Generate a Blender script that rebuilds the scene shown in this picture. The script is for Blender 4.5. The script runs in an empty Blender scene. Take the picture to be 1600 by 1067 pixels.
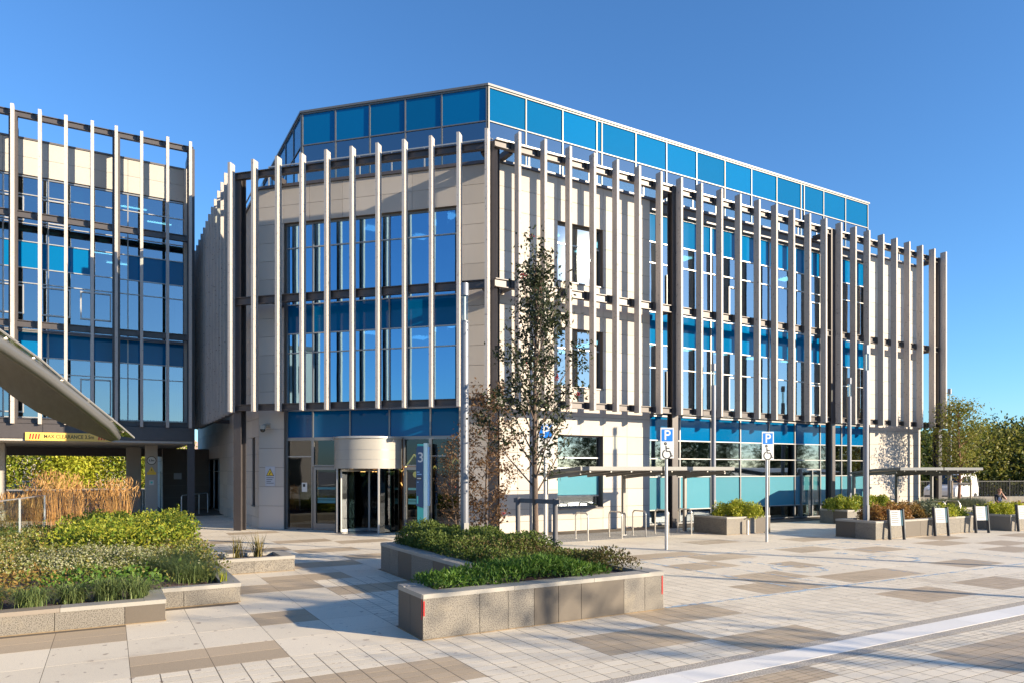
import bpy, math, random
import numpy as np
from mathutils import Vector, Matrix
random.seed(7); rng = np.random.default_rng(7)
S = bpy.context.scene; COL = S.collection
R = math.radians

# ------------------------------------------------------------------ camera, sky, sun, exposure
SUN_AZ = Vector((0.590, -0.807)); SUN_EL = R(16.4)
cd = bpy.data.cameras.new('camera'); cam = bpy.data.objects.new('camera', cd); COL.objects.link(cam)
cam.location = (0, 0, 2.3); cam.rotation_euler = (R(90), 0, R(-30))
cd.sensor_width = 36; cd.lens = 24.48; cd.shift_y = 0.1247; cd.clip_start = 0.1; cd.clip_end = 3000
S.camera = cam
W = bpy.data.worlds.new('World'); S.world = W; W.use_nodes = True
wn = W.node_tree.nodes; wl = W.node_tree.links; wn.clear()
sky = wn.new('ShaderNodeTexSky'); sky.sky_type = 'NISHITA'; sky.sun_disc = False
sky.sun_elevation = SUN_EL; sky.sun_rotation = math.atan2(SUN_AZ.x, SUN_AZ.y)
sky.altitude = 0; sky.air_density = 1.0; sky.dust_density = 0.25; sky.ozone_density = 6.0
bg = wn.new('ShaderNodeBackground'); bg.inputs[1].default_value = 0.113
wo = wn.new('ShaderNodeOutputWorld'); tint = wn.new('ShaderNodeVectorMath'); tint.operation = 'MULTIPLY'; tint.inputs[1].default_value = (.84, .99, 1.04); wl.new(sky.outputs[0], tint.inputs[0]); wl.new(tint.outputs[0], bg.inputs[0]); wl.new(bg.outputs[0], wo.inputs[0])
sl = bpy.data.lights.new('sun', 'SUN'); sl.energy = 5.0; sl.angle = R(0.53); sl.color = (1.0, 0.845, 0.625)
so = bpy.data.objects.new('sun', sl); COL.objects.link(so); so.location = (30, -40, 30)
sd = Vector((SUN_AZ.x*math.cos(SUN_EL), SUN_AZ.y*math.cos(SUN_EL), math.sin(SUN_EL)))
so.rotation_euler = sd.to_track_quat('Z', 'Y').to_euler()
S.view_settings.view_transform = 'Standard'; S.view_settings.look = 'None'
S.view_settings.exposure = 1.15; S.view_settings.gamma = 1.0
S.cycles.use_denoising = True; S.cycles.max_bounces = 8; S.cycles.transparent_max_bounces = 24
S.cycles.caustics_reflective = False; S.cycles.caustics_refractive = False
S.cycles.sample_clamp_indirect = 6

# ------------------------------------------------------------------ materials
def _n(t, k, **kw):
    n = t.nodes.new(k)
    for a, b in kw.items(): setattr(n, a, b)
    return n
def _pos(t, scale=None):
    g = _n(t, 'ShaderNodeNewGeometry')
    if scale is None: return g.outputs['Position']
    m = _n(t, 'ShaderNodeVectorMath', operation='MULTIPLY'); t.links.new(g.outputs['Position'], m.inputs[0]); m.inputs[1].default_value = scale
    return m.outputs[0]
def _math(t, op, a, b=None):
    m = _n(t, 'ShaderNodeMath', operation=op)
    for i, v in enumerate((a, b)):
        if v is None: continue
        if isinstance(v, (int, float)): m.inputs[i].default_value = v
        else: t.links.new(v, m.inputs[i])
    return m.outputs[0]
def _noise(t, scale, detail=3, stretch=None, rough=.55):
    n = _n(t, 'ShaderNodeTexNoise'); n.inputs['Scale'].default_value = scale; n.inputs['Detail'].default_value = detail
    n.inputs['Roughness'].default_value = rough
    t.links.new(_pos(t, stretch), n.inputs['Vector']); return n.outputs[0]
def _mix(t, f, a, b):
    m = _n(t, 'ShaderNodeMix', data_type='RGBA')
    for s, v in ((m.inputs[0], f), (m.inputs[6], a), (m.inputs[7], b)):
        if isinstance(v, (int, float)): s.default_value = v
        elif isinstance(v, (tuple, list)): s.default_value = (*v[:3], 1)
        else: t.links.new(v, s)
    return m.outputs[2]
def _ramp(t, v, lo, hi):
    m = _n(t, 'ShaderNodeMapRange'); m.inputs[1].default_value = lo; m.inputs[2].default_value = hi
    t.links.new(v, m.inputs[0]); return m.outputs[0]
def _rnd(t):
    o = _n(t, 'ShaderNodeObjectInfo').outputs['Random']; g = _n(t, 'ShaderNodeNewGeometry').outputs['Random Per Island']
    return _math(t, 'FRACT', _math(t, 'ADD', o, g))
def new(name):
    m = bpy.data.materials.new(name); m.use_nodes = True; t = m.node_tree
    p = t.nodes['Principled BSDF']; return m, t, p
def M(name, col, rough=.6, metal=0., spec=.4, big=None, fine=None, speck=None, rnd=0., bump=None, dirt=None, coat=0., spots=None):
    """big/fine = (scale, amount[, stretch]); speck = (scale, colour, lo, hi); bump = (scale, strength); dirt = (colour, scale, lo, hi[, stretch])"""
    m, t, p = new(name)
    c = None
    f = None
    for q in (big, fine):
        if q:
            v = _math(t, 'MULTIPLY', _math(t, 'SUBTRACT', _noise(t, q[0], 4, q[2] if len(q) > 2 else None), .5), 2*q[1])
            f = v if f is None else _math(t, 'ADD', f, v)
    if rnd:
        v = _math(t, 'MULTIPLY', _math(t, 'SUBTRACT', _rnd(t), .5), 2*rnd); f = v if f is None else _math(t, 'ADD', f, v)
    rgb = _n(t, 'ShaderNodeRGB'); rgb.outputs[0].default_value = (*col, 1); c = rgb.outputs[0]
    if speck: c = _mix(t, _ramp(t, _noise(t, speck[0], 1), speck[2], speck[3]), c, speck[1])
    if dirt: c = _mix(t, _ramp(t, _noise(t, dirt[1], 5, dirt[4] if len(dirt) > 4 else None, .65), dirt[2], dirt[3]), c, dirt[0])
    if spots: c = _mix(t, _ramp(t, _noise(t, spots[1], 2, None, .4), spots[2], spots[3]), c, spots[0])
    if f is not None:
        s = _n(t, 'ShaderNodeVectorMath', operation='SCALE'); t.links.new(c, s.inputs[0]); t.links.new(_math(t, 'ADD', f, 1.), s.inputs['Scale']); c = s.outputs[0]
    t.links.new(c, p.inputs['Base Color'])
    p.inputs['Roughness'].default_value = rough; p.inputs['Metallic'].default_value = metal; p.inputs['Specular IOR Level'].default_value = spec
    if coat: p.inputs['Coat Weight'].default_value = coat; p.inputs['Coat Roughness'].default_value = .08
    if bump:
        b = _n(t, 'ShaderNodeBump'); b.inputs['Strength'].default_value = bump[1]; b.inputs['Distance'].default_value = .02
        t.links.new(_noise(t, bump[0], 4), b.inputs['Height']); t.links.new(b.outputs[0], p.inputs['Normal'])
    return m
def leafm(name, a, b, transl=.35, rough=.5):
    m, t, p = new(name)
    c = _mix(t, _rnd(t), a, b); t.links.new(c, p.inputs['Base Color']); p.inputs['Roughness'].default_value = rough; p.inputs['Specular IOR Level'].default_value = .3
    tr = _n(t, 'ShaderNodeBsdfTranslucent'); t.links.new(c, tr.inputs[0])
    mx = _n(t, 'ShaderNodeMixShader'); mx.inputs[0].default_value = transl
    t.links.new(p.outputs[0], mx.inputs[1]); t.links.new(tr.outputs[0], mx.inputs[2]); t.links.new(mx.outputs[0], t.nodes['Material Output'].inputs[0])
    return m
def glassm(name, tint, refl=(.9, .95, 1.), base=.16, power=1.0, rough=.012):
    m, t, p = new(name); t.nodes.remove(p)
    fr = _n(t, 'ShaderNodeFresnel'); fr.inputs[0].default_value = 1.55
    bp = _n(t, 'ShaderNodeBump'); bp.inputs['Strength'].default_value = .05; bp.inputs['Distance'].default_value = .05
    t.links.new(_noise(t, .9, 1), bp.inputs['Height'])
    g = _n(t, 'ShaderNodeBsdfGlossy'); g.inputs['Color'].default_value = (*refl, 1); g.inputs['Roughness'].default_value = rough
    t.links.new(bp.outputs[0], g.inputs['Normal'])
    tr = _n(t, 'ShaderNodeBsdfTransparent'); tr.inputs[0].default_value = (*tint, 1)
    back = _n(t, 'ShaderNodeNewGeometry').outputs['Backfacing']
    f = _math(t, 'MINIMUM', _math(t, 'ADD', _math(t, 'MULTIPLY', fr.outputs[0], power), base), .95)
    f = _math(t, 'MULTIPLY', f, _math(t, 'SUBTRACT', 1., back))
    mx = _n(t, 'ShaderNodeMixShader'); t.links.new(f, mx.inputs[0]); t.links.new(tr.outputs[0], mx.inputs[1]); t.links.new(g.outputs[0], mx.inputs[2])
    t.links.new(mx.outputs[0], t.nodes['Material Output'].inputs[0]); return m
def emit(name, col, s):
    m, t, p = new(name); p.inputs['Base Color'].default_value = (*col, 1); p.inputs['Emission Color'].default_value = (*col, 1); p.inputs['Emission Strength'].default_value = s; return m

MT = {}
MT['stone'] = M('limestone', (.485, .435, .383), .75, rnd=.085, big=(.9, .09, (1, 1, .35)), fine=(60, .06), bump=(90, .06))
MT['joint'] = M('joint_shadow_gap', (.16, .14, .12), .9)
MT['wstone'] = M('grey_granite_cladding', (.47, .435, .39), .7, rnd=.05, speck=(70, (.25, .23, .21), .52, .62), fine=(25, .08))
MT['fin'] = M('weathered_pale_fin', (.45, .405, .368), .65, rnd=.07, fine=(7, .24, (5, 5, .35)), speck=(14, (.22, .19, .18), .66, .72), bump=(30, .05))
MT['steel'] = M('dark_bronze_steel', (.075, .066, .066), .42, metal=.25, fine=(6, .15))
MT['alu'] = M('grey_aluminium', (.25, .25, .25), .35, metal=.5, rnd=.04)
MT['alul'] = M('pale_aluminium', (.40, .39, .375), .35, metal=.35, fine=(3, .04))
MT['darkalu'] = M('charcoal_aluminium', (.13, .12, .12), .4, metal=.3)
MT['white'] = M('white_metal', (.33, .31, .275), .4, fine=(4, .03))
MT['glass_c'] = glassm('vision_glass_entrance', (.11, .22, .32), (.42, .74, 1.), .50, 1.2)
MT['glass_r'] = glassm('vision_glass_side', (.19, .34, .39), (.78, .88, .97), .26, 1.1, .03)
MT['glass_clear'] = glassm('clear_glass', (.86, .92, .90), (.9, .95, 1.), .03, 1.0)
MT['glass_door'] = glassm('lobby_glass', (.17, .235, .245), (.85, .92, 1.), .03, 1.0)
def bluem(name, col, rough=.06):
    m, t, p = new(name); v = _math(t, 'ADD', _math(t, 'MULTIPLY', _rnd(t), .30), .85)
    rgb = _n(t, 'ShaderNodeRGB'); rgb.outputs[0].default_value = (*col, 1)
    s = _n(t, 'ShaderNodeVectorMath', operation='SCALE'); t.links.new(rgb.outputs[0], s.inputs[0]); t.links.new(v, s.inputs['Scale'])
    t.links.new(s.outputs[0], p.inputs['Base Color']); p.inputs['Roughness'].default_value = rough; p.inputs['Specular IOR Level'].default_value = .25
    b = _n(t, 'ShaderNodeBump'); b.inputs['Strength'].default_value = .04; b.inputs['Distance'].default_value = .05; t.links.new(_noise(t, .8, 1), b.inputs['Height']); t.links.new(b.outputs[0], p.inputs['Normal'])
    return m
MT['blue'] = bluem('blue_back_painted_glass', (.0008, .108, .27))
MT['film'] = bluem('pale_blue_frosted_glass', (.10, .29, .36), .12); MT['film'].node_tree.nodes['Principled BSDF'].inputs['Alpha'].default_value = .76
MT['conc'] = M('concrete', (.40, .37, .33), .8, big=(.8, .1), fine=(20, .07), bump=(40, .1))
MT['inwall'] = M('interior_wall', (.26, .25, .24), .8)
MT['infloor'] = M('interior_floor', (.22, .20, .18), .4)
MT['inceil'] = M('interior_ceiling', (.55, .55, .53), .8)
MT['wood'] = M('lobby_timber', (.16, .075, .03), .5, fine=(5, .25, (8, 8, .6)))
MT['panel'] = emit('ceiling_light_panel', (1, .96, .88), 4.)
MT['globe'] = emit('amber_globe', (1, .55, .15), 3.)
MT['curtain'] = M('blue_curtain', (.10, .36, .50), .8, fine=(14, .2, (10, 10, .2)))
MT['pl'] = M('pale_paving', (.71, .625, .49), .62, rnd=.07, big=(.45, .09), fine=(45, .07), speck=(120, (.40, .37, .33), .6, .7), bump=(60, .08), dirt=((.47, .39, .30), .8, .56, .82), spots=((.40, .33, .26), 7.5, .685, .71))
MT['pd'] = M('brown_paving', (.46, .36, .245), .58, rnd=.09, big=(.6, .09), fine=(45, .08), speck=(120, (.20, .16, .13), .58, .7), bump=(60, .1))
MT['bed'] = M('sandy_jointing', (.13, .105, .078), .95, fine=(40, .2), big=(.2, .1))
MT['far'] = M('distant_paving', (.42, .38, .33), .8, big=(.05, .15), fine=(2, .08))
MT['chan'] = M('pale_channel_stone', (.80, .76, .70), .5, rnd=.04, fine=(30, .06), big=(.8, .06))
MT['grit'] = M('exposed_aggregate', (.33, .29, .24), .9, speck=(55, (.58, .52, .44), .5, .6), fine=(90, .3), bump=(70, .5))
MT['gl'] = M('pale_granite', (.215, .193, .163), .6, rnd=.06, speck=(70, (.09, .08, .068), .5, .58), fine=(40, .1), big=(1.5, .08), bump=(90, .1), dirt=((.27, .23, .17), 1.6, .55, .8))
MT['gd'] = M('brown_granite', (.115, .094, .073), .55, rnd=.07, speck=(110, (.10, .085, .07), .5, .6), fine=(40, .1), big=(1.2, .1), bump=(90, .08))
MT['cope'] = M('granite_coping', (.32, .30, .265), .5, rnd=.05, speck=(110, (.30, .28, .25), .55, .65), fine=(30, .08), bump=(70, .06))
MT['coped'] = M('brown_granite_coping', (.26, .22, .18), .5, rnd=.05, fine=(40, .12), bump=(70, .06))
MT['soil'] = M('bark_mulch', (.10, .062, .055), .95, fine=(35, .5), speck=(30, (.22, .14, .13), .52, .6), bump=(30, 1.))
MT['gravel'] = M('grey_cobbles', (.25, .24, .23), .9, speck=(22, (.42, .41, .39), .5, .58), fine=(40, .25), bump=(22, .8))
MT['mortar'] = M('sandy_mortar', (.24, .175, .105), .9, fine=(25, .3))
MT['red'] = M('red_reflector', (.55, .02, .02), .3)
MT['stain'] = M('brushed_stainless', (.62, .58, .52), .3, metal=.75)
MT['galv'] = M('galvanised_steel', (.50, .50, .50), .4, metal=.6, fine=(8, .08))
MT['lampm'] = M('silver_lamp_column', (.20, .21, .24), .42, metal=.35, fine=(5, .04))
MT['roofm'] = M('shelter_metal', (.20, .19, .18), .45, metal=.4, fine=(4, .1))
MT['signw'] = M('sign_white', (.62, .62, .60), .4)
MT['signb'] = M('sign_blue', (.01, .17, .62), .35)
MT['black'] = M('print_black', (.02, .02, .02), .5)
MT['dkgrey'] = M('dark_grey_paint', (.045, .047, .052), .45)
MT['yellow'] = M('sign_yellow', (.78, .52, .05), .5)
MT['navy'] = M('totem_navy', (.05, .10, .19), .4)
MT['teal'] = M('totem_teal', (.10, .58, .50), .4)
MT['mint'] = M('totem_mint', (.70, .90, .85), .4)
MT['lblue'] = M('totem_pale_blue', (.34, .56, .85), .4)
MT['orange'] = M('bark_orange', (.4, .2, .06), .8)
MT['bark'] = M('bark', (.12, .085, .065), .85, fine=(18, .3, (1, 1, .3)), bump=(30, .5))
MT['barkr'] = M('reddish_bark', (.26, .13, .085), .8, fine=(18, .25, (1, 1, .3)))
MT['stake'] = M('weathered_stake', (.13, .125, .13), .85, fine=(12, .25, (1, 1, .2)))
MT['canu'] = M('canopy_soffit_mesh', (.25, .235, .215), .55, fine=(14, .22, (1, .06, 1)), bump=(60, .1))
MT['frame'] = M('mid_grey_frame', (.155, .155, .155), .4, metal=.3)
MT['paintb'] = None
MT['skin'] = M('skin', (.50, .28, .20), .55); MT['hair'] = M('hair', (.22, .12, .06), .7); MT['cloth'] = M('black_clothing', (.018, .018, .022), .8); MT['shirtp'] = M('shirt_print', (.25, .30, .42), .7)
MT['tyre'] = M('tyre', (.02, .02, .02), .85); MT['van'] = M('white_van_paint', (.74, .74, .73), .3, coat=.6)
MT['vglass'] = M('van_window', (.02, .025, .03), .06, spec=.7)
MT['roofred'] = M('pinkish_roof', (.50, .34, .28), .8, fine=(4, .1))
MT['brick'] = M('rendered_wall', (.50, .46, .40), .85, big=(.2, .08))
MT['berry'] = M('red_berry', (.35, .015, .02), .4)
L = {}
L['hedge'] = leafm('hedge_leaf', (.055, .095, .016), (.16, .20, .04))
L['hedgeb'] = leafm('bronze_leaf', (.09, .055, .022), (.13, .13, .035))
L['fern'] = leafm('bright_leaf', (.055, .14, .018), (.15, .24, .035))
L['rowan'] = leafm('rowan_leaf', (.016, .026, .010), (.045, .054, .019), .22)
L['rust'] = leafm('rust_leaf', (.085, .042, .022), (.15, .09, .04), .3)
L['yel'] = leafm('yellow_green_leaf', (.26, .32, .022), (.52, .48, .05))
L['yelg'] = leafm('mixed_green_leaf', (.11, .20, .02), (.42, .40, .045))
L['ochre'] = leafm('ochre_leaf', (.19, .105, .025), (.36, .24, .07))
L['orng'] = leafm('orange_leaf', (.25, .10, .03), (.36, .22, .06))
L['mix'] = leafm('mixed_leaf', (.08, .13, .022), (.30, .27, .07))
L['flower'] = leafm('cream_flower', (.46, .43, .28), (.22, .25, .10), .2)
L['sedge'] = leafm('sedge_blade', (.07, .115, .035), (.22, .27, .09), .3)
L['reed'] = leafm('reed_plume', (.42, .22, .065), (.72, .46, .19), .4)
L['lav'] = leafm('lavender_blade', (.13, .155, .085), (.22, .24, .15), .25)
L['tree'] = leafm('tree_leaf', (.055, .09, .018), (.19, .20, .04))
L['treed'] = leafm('dark_tree_leaf', (.03, .055, .014), (.10, .12, .028))
L['treey'] = leafm('golden_tree_leaf', (.12, .15, .022), (.30, .27, .05))
L['flax'] = leafm('flax_blade', (.10, .11, .03), (.20, .15, .05), .3)

# ------------------------------------------------------------------ builders
WM = {}
def link(o, parent=None):
    COL.objects.link(o)
    if parent is not None:
        o.parent = parent; o.matrix_parent_inverse = WM.get(parent.name, Matrix.Identity(4)).inverted()
    return o
def tag(o, label=None, cat=None, group=None, kind=None):
    for k, v in (('label', label), ('category', cat), ('group', group), ('kind', kind)):
        if v: o[k] = v
    return o
def thing(name, loc, label, cat, group=None):
    o = bpy.data.objects.new(name, None); o.empty_display_size = .3; o.location = loc; link(o)
    WM[o.name] = Matrix.Translation(loc); return tag(o, label, cat, group)
BQ = [(0, 3, 2, 1), (4, 5, 6, 7), (0, 1, 5, 4), (1, 2, 6, 5), (2, 3, 7, 6), (3, 0, 4, 7)]
class Fr:
    def __init__(s, ox, oy, ux, uy):
        s.o = Vector((ox, oy, 0)); s.u = Vector((ux, uy, 0)).normalized(); s.n = Vector((s.u.y, -s.u.x, 0)); s.rz = math.atan2(s.u.y, s.u.x)
    def p(s, a, d, z): return s.o + s.u*a + s.n*d + Vector((0, 0, z))
class MB:
    def __init__(s): s.v = []; s.f = []; s.m = []; s.mi = 0
    def hexa(s, P):
        b = len(s.v); s.v += [tuple(p) for p in P]; s.f += [tuple(b+i for i in q) for q in BQ]; s.m += [s.mi]*6; return s
    def box(s, x0, x1, y0, y1, z0, z1):
        x0, x1 = sorted((x0, x1)); y0, y1 = sorted((y0, y1))
        return s.hexa([(x0, y0, z0), (x1, y0, z0), (x1, y1, z0), (x0, y1, z0), (x0, y0, z1), (x1, y0, z1), (x1, y1, z1), (x0, y1, z1)])
    def fbox(s, F, a0, a1, d0, d1, z0, z1):
        d0, d1 = max(d0, d1), min(d0, d1)
        return s.hexa([F.p(a, d, z) for z in (z0, z1) for a, d in ((a0, d0), (a1, d0), (a1, d1), (a0, d1))])
    def bar(s, p, q, w, h=None, up=(0, 0, 1)):
        p = Vector(p); q = Vector(q); h = h or w; a = (q-p).normalized(); up = Vector(up)
        if abs(a.dot(up)) > .98: up = Vector((1, 0, 0))
        r = a.cross(up).normalized(); u = r.cross(a).normalized(); r *= w/2; u *= h/2
        return s.hexa([p-r-u, p+r-u, q+r-u, q-r-u, p-r+u, p+r+u, q+r+u, q-r+u])
    def tube(s, path, rad, n=10, cap=True):
        path = [Vector(p) for p in path]; k = len(path); rad = rad if isinstance(rad, (list, tuple)) else [rad]*k
        b = len(s.v); prev = None
        for i, p in enumerate(path):
            t = (path[min(i+1, k-1)]-path[max(i-1, 0)]).normalized()
            x = (prev - t*prev.dot(t)) if prev is not None else t.orthogonal()
            if x.length < 1e-6: x = t.orthogonal()
            x.normalize(); prev = x; y = t.cross(x)
            for j in range(n):
                a = 2*math.pi*j/n; s.v.append(tuple(p + (x*math.cos(a)+y*math.sin(a))*rad[i]))
        for i in range(k-1):
            for j in range(n):
                c = b+i*n; s.f.append((c+j, c+(j+1) % n, c+n+(j+1) % n, c+n+j)); s.m.append(s.mi)
        if cap:
            s.f.append(tuple(b+j for j in range(n-1, -1, -1))); s.f.append(tuple(b+(k-1)*n+j for j in range(n))); s.m += [s.mi]*2
        return s
    def prism(s, poly, z0, z1):
        b = len(s.v); n = len(poly); s.v += [(x, y, z0) for x, y in poly] + [(x, y, z1) for x, y in poly]
        s.f.append(tuple(b+i for i in range(n-1, -1, -1))); s.f.append(tuple(b+n+i for i in range(n)))
        for i in range(n): j = (i+1) % n; s.f.append((b+i, b+j, b+n+j, b+n+i))
        s.m += [s.mi]*(n+2); return s
    def loft(s, rings, closed=True, cap=True):
        b = len(s.v); n = len(rings[0])
        for r in rings: s.v += [tuple(p) for p in r]
        for i in range(len(rings)-1):
            for j in range(n if closed else n-1):
                c = b+i*n; s.f.append((c+j, c+(j+1) % n, c+n+(j+1) % n, c+n+j)); s.m.append(s.mi)
        if cap and closed:
            s.f.append(tuple(b+j for j in range(n-1, -1, -1))); s.f.append(tuple(b+(len(rings)-1)*n+j for j in range(n))); s.m += [s.mi]*2
        return s
    def ball(s, c, r, n=10, m=7, sq=(1, 1, 1)):
        rings = []
        for i in range(m+1):
            a = math.pi*(i/m); a = min(max(a, .02), math.pi-.02)
            rings.append([(c[0]+sq[0]*r*math.sin(a)*math.cos(2*math.pi*j/n), c[1]+sq[1]*r*math.sin(a)*math.sin(2*math.pi*j/n), c[2]-sq[2]*r*math.cos(a)) for j in range(n)])
        return s.loft(rings)
    def mesh(s, name, mat):
        me = bpy.data.meshes.new(name); me.from_pydata(s.v, [], s.f)
        for x in (mat if isinstance(mat, (list, tuple)) else [mat]): me.materials.append(x)
        if any(s.m): me.polygons.foreach_set('material_index', s.m)
        return me
    def build(s, name, mat, parent=None, smooth=False, bevel=0):
        me = s.mesh(name, mat); o = bpy.data.objects.new(name, me); link(o, parent)
        if smooth:
            me.polygons.foreach_set('use_smooth', [True]*len(me.polygons)); me.set_sharp_from_angle(angle=R(40))
        if bevel:
            b = o.modifiers.new('bevel', 'BEVEL'); b.width = bevel; b.segments = 2; b.limit_method = 'ANGLE'
        return o
PC = {}
def piece(name, sx, sy, sz, c, rz, mat, parent, tilt=None):
    k = (round(sx, 3), round(sy, 3), round(sz, 3), mat.name)
    if k not in PC: PC[k] = MB().box(-sx/2, sx/2, -sy/2, sy/2, -sz/2, sz/2).mesh(name, mat)
    o = bpy.data.objects.new(name, PC[k]); o.location = c; o.rotation_euler = (tilt[0] if tilt else 0, 0, rz + (tilt[1] if tilt else 0)); return link(o, parent)
def fpiece(name, F, a0, a1, d0, d1, z0, z1, mat, parent, tilt=None):
    return piece(name, a1-a0, abs(d1-d0), z1-z0, F.p((a0+a1)/2, (d0+d1)/2, (z0+z1)/2), F.rz, mat, parent, tilt)
def np_obj(name, V, Q, mat, parent=None, smooth=False):
    me = bpy.data.meshes.new(name); V = np.asarray(V, np.float32); Q = np.asarray(Q, np.int32); k = Q.shape[1]
    me.vertices.add(len(V)); me.vertices.foreach_set('co', V.ravel()); me.loops.add(Q.size); me.loops.foreach_set('vertex_index', Q.ravel())
    me.polygons.add(len(Q)); me.polygons.foreach_set('loop_start', np.arange(0, Q.size, k, dtype=np.int32)); me.update(calc_edges=True)
    me.materials.append(mat)
    me.polygons.foreach_set('use_smooth', np.full(len(Q), bool(smooth)))
    o = bpy.data.objects.new(name, me); return link(o, parent)
def unit(v): return v/np.maximum(np.linalg.norm(v, axis=1, keepdims=True), 1e-9)
def leaf_geo(P, size, aspect=.5, up=.3, dirs=None):
    n = len(P); a = unit(rng.normal(size=(n, 3)) + np.array([0, 0, up])) if dirs is None else unit(dirs + rng.normal(size=(n, 3))*.35)
    b = unit(np.cross(a, rng.normal(size=(n, 3)))); c = np.cross(a, b)
    s = (size*rng.uniform(.6, 1.3, n))[:, None]; w = s*aspect*.5
    V = np.stack([P, P+a*s*.5+b*w+c*s*.06, P+a*s, P+a*s*.5-b*w+c*s*.06], 1).reshape(-1, 3)
    return V, np.arange(4*n).reshape(n, 4)
def leaves(name, P, size, mat, parent=None, aspect=.5, up=.3, dirs=None):
    V, Q = leaf_geo(np.asarray(P, float), size, aspect, up, dirs); return np_obj(name, V, Q, mat, parent)
def blades_geo(B, height, spread, width, droop, seg=4, lean=None):
    n = len(B); az = rng.uniform(0, 2*math.pi, n); h = height*rng.uniform(.6, 1.15, n); sp = spread*rng.uniform(.15, 1.1, n)
    d = np.stack([np.cos(az), np.sin(az), 0*az], 1); side = np.stack([-np.sin(az), np.cos(az), 0*az], 1)
    rows = []
    for k in range(seg+1):
        t = k/seg; z = h*(t - droop*t*t*rng.uniform(.7, 1.1, n)); r = sp*(t**1.5)
        c = B + d*r[:, None]; c[:, 2] += z; w = width*(1-t**2*.92)*.5
        rows += [c-side*w, c+side*w]
    V = np.stack(rows, 1); m = 2*(seg+1); base = (np.arange(n)*m)[:, None]
    Q = np.concatenate([base+np.array([[2*k, 2*k+1, 2*k+3, 2*k+2]]) for k in range(seg)], 1).reshape(-1, 4)
    return V.reshape(-1, 3), Q
def blades(name, B, height, spread, width, mat, parent=None, droop=.3, seg=4):
    V, Q = blades_geo(np.asarray(B, float), height, spread, width, droop, seg); return np_obj(name, V, Q, mat, parent)
def text_mesh(name, body, size, F, a, d, z, mat, parent, align='CENTER', sx=1.):
    cu = bpy.data.curves.new(name, 'FONT'); cu.body = body; cu.size = size; cu.align_x = align; cu.align_y = 'CENTER'; cu.extrude = .0015; cu.offset = .004
    t = bpy.data.objects.new(name, cu); COL.objects.link(t); dg = bpy.context.evaluated_depsgraph_get()
    me = bpy.data.meshes.new_from_object(t.evaluated_get(dg)); bpy.data.objects.remove(t)
    me.materials.clear(); me.materials.append(mat)
    o = bpy.data.objects.new(name, me)
    Mx = Matrix(((F.u.x*sx, 0, F.n.x), (F.u.y*sx, 0, F.n.y), (0, 1, 0))).to_4x4(); Mx.translation = F.p(a, d, z)
    me.transform(Mx); return link(o, parent)
def fill_box(n, x0, x1, y0, y1, z0, z1):
    return np.stack([rng.uniform(x0, x1, n), rng.uniform(y0, y1, n), rng.uniform(z0, z1, n)], 1)
def bumpy(x, y, s=1.3, seed=0):
    return (np.sin(x*s*2.1+seed)+np.sin(y*s*1.7+seed*2.3)+np.sin((x+y)*s*1.3+seed*.7)+np.sin((x-y)*s*3.1+seed*1.9)*.6)/3.6
# ------------------------------------------------------------------ ground
YSH = 6.85; CX, CY = .86, .965
def wdep(x, y): return .5*x + .866*y
def inview(x, y):
    w = wdep(x, y)
    if w < 4: return False
    u = 800 + 1088*(x*.866-y*.5)/w; v = 733+1088*2.3/w
    return -60 < u < 1660 and v < 1110
gmb = MB(); gmb.v = [(-700, -700, -.05), (900, -700, -.05), (900, 900, -.05), (-700, 900, -.05)]; gmb.f = [(0, 1, 2, 3)]; gmb.m = [0]
tag(gmb.build('ground', MT['far']), kind='structure')
pav = MB(); pav.v = [(-14, -8, -.0011), (66, -8, -.0011), (66, 56, -.0011), (-14, 56, -.0011)]; pav.f = [(0, 1, 2, 3)]; pav.m = [0]
plaza = tag(pav.build('pavement', MT['bed']), kind='structure')
def cell(x, y): return (math.floor((x-.2)/CX), math.floor((y-YSH)/CY))
DARK = set()
for x0, x1, y in ((.3, 1.8, 9.3), (2., 2.6, 11.2), (-1.4, .1, 11.2), (2.9, 3.5, 7.3), (1.3, 2.7, 7.3), (5.5, 6.8, 7.3), (7.2, 8.6, 8.2), (7.2, 8.6, 6.5), (9., 10.3, 4.5), (10.5, 11.3, 4.5),
                  (12.8, 13.6, 7.2), (13.7, 14.9, 8.9), (11.9, 12.8, 12.0), (12.5, 13.4, 14.4), (13.9, 14.9, 12.9), (17.1, 18., 13.6), (18.6, 19.6, 11.7), (21.9, 22.8, 11.7), (23.6, 24.6, 10.9),
                  (21.9, 22.7, 10.), (14., 14.9, 10.9), (12.2, 13.1, 9.9), (11., 12., 9.2), (15.6, 16.6, 7.3), (6., 6.9, 5.), (24., 25., 12.8), (11.7, 12.4, 13.8), (3.8, 4.8, 13.4),
                  (2.6, 3.4, 14.), (3.6, 4.6, 15.3), (4.6, 5.6, 23.), (6.6, 7.6, 22.2), (5., 6., 19.6), (2.6, 3.6, 24.), (3.6, 4.4, 20.4), (4.2, 5.0, 17.4), (2.2, 3., 19.), (9., 10., 18.5), (10.5, 11.5, 16.4),
                  (16., 17., 15.9), (19.5, 20.5, 15.3), (27., 28., 12.), (29., 30., 10.5), (26., 27., 9.2), (18., 19., 9.), (8.6, 9.4, 20.4), (6., 7., 17.5), (7.6, 8.4, 24.4), (3.8, 4.6, 26.4), (1.2, 2.2, 27.)):
    for x in np.arange(x0, x1+.01, .4):
        DARK.add(cell(x, y))
slabs = []; setts = []
def addp(lst, x0, x1, y0, y1, dark): lst.append((x0, x1, y0, y1, dark))
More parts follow.
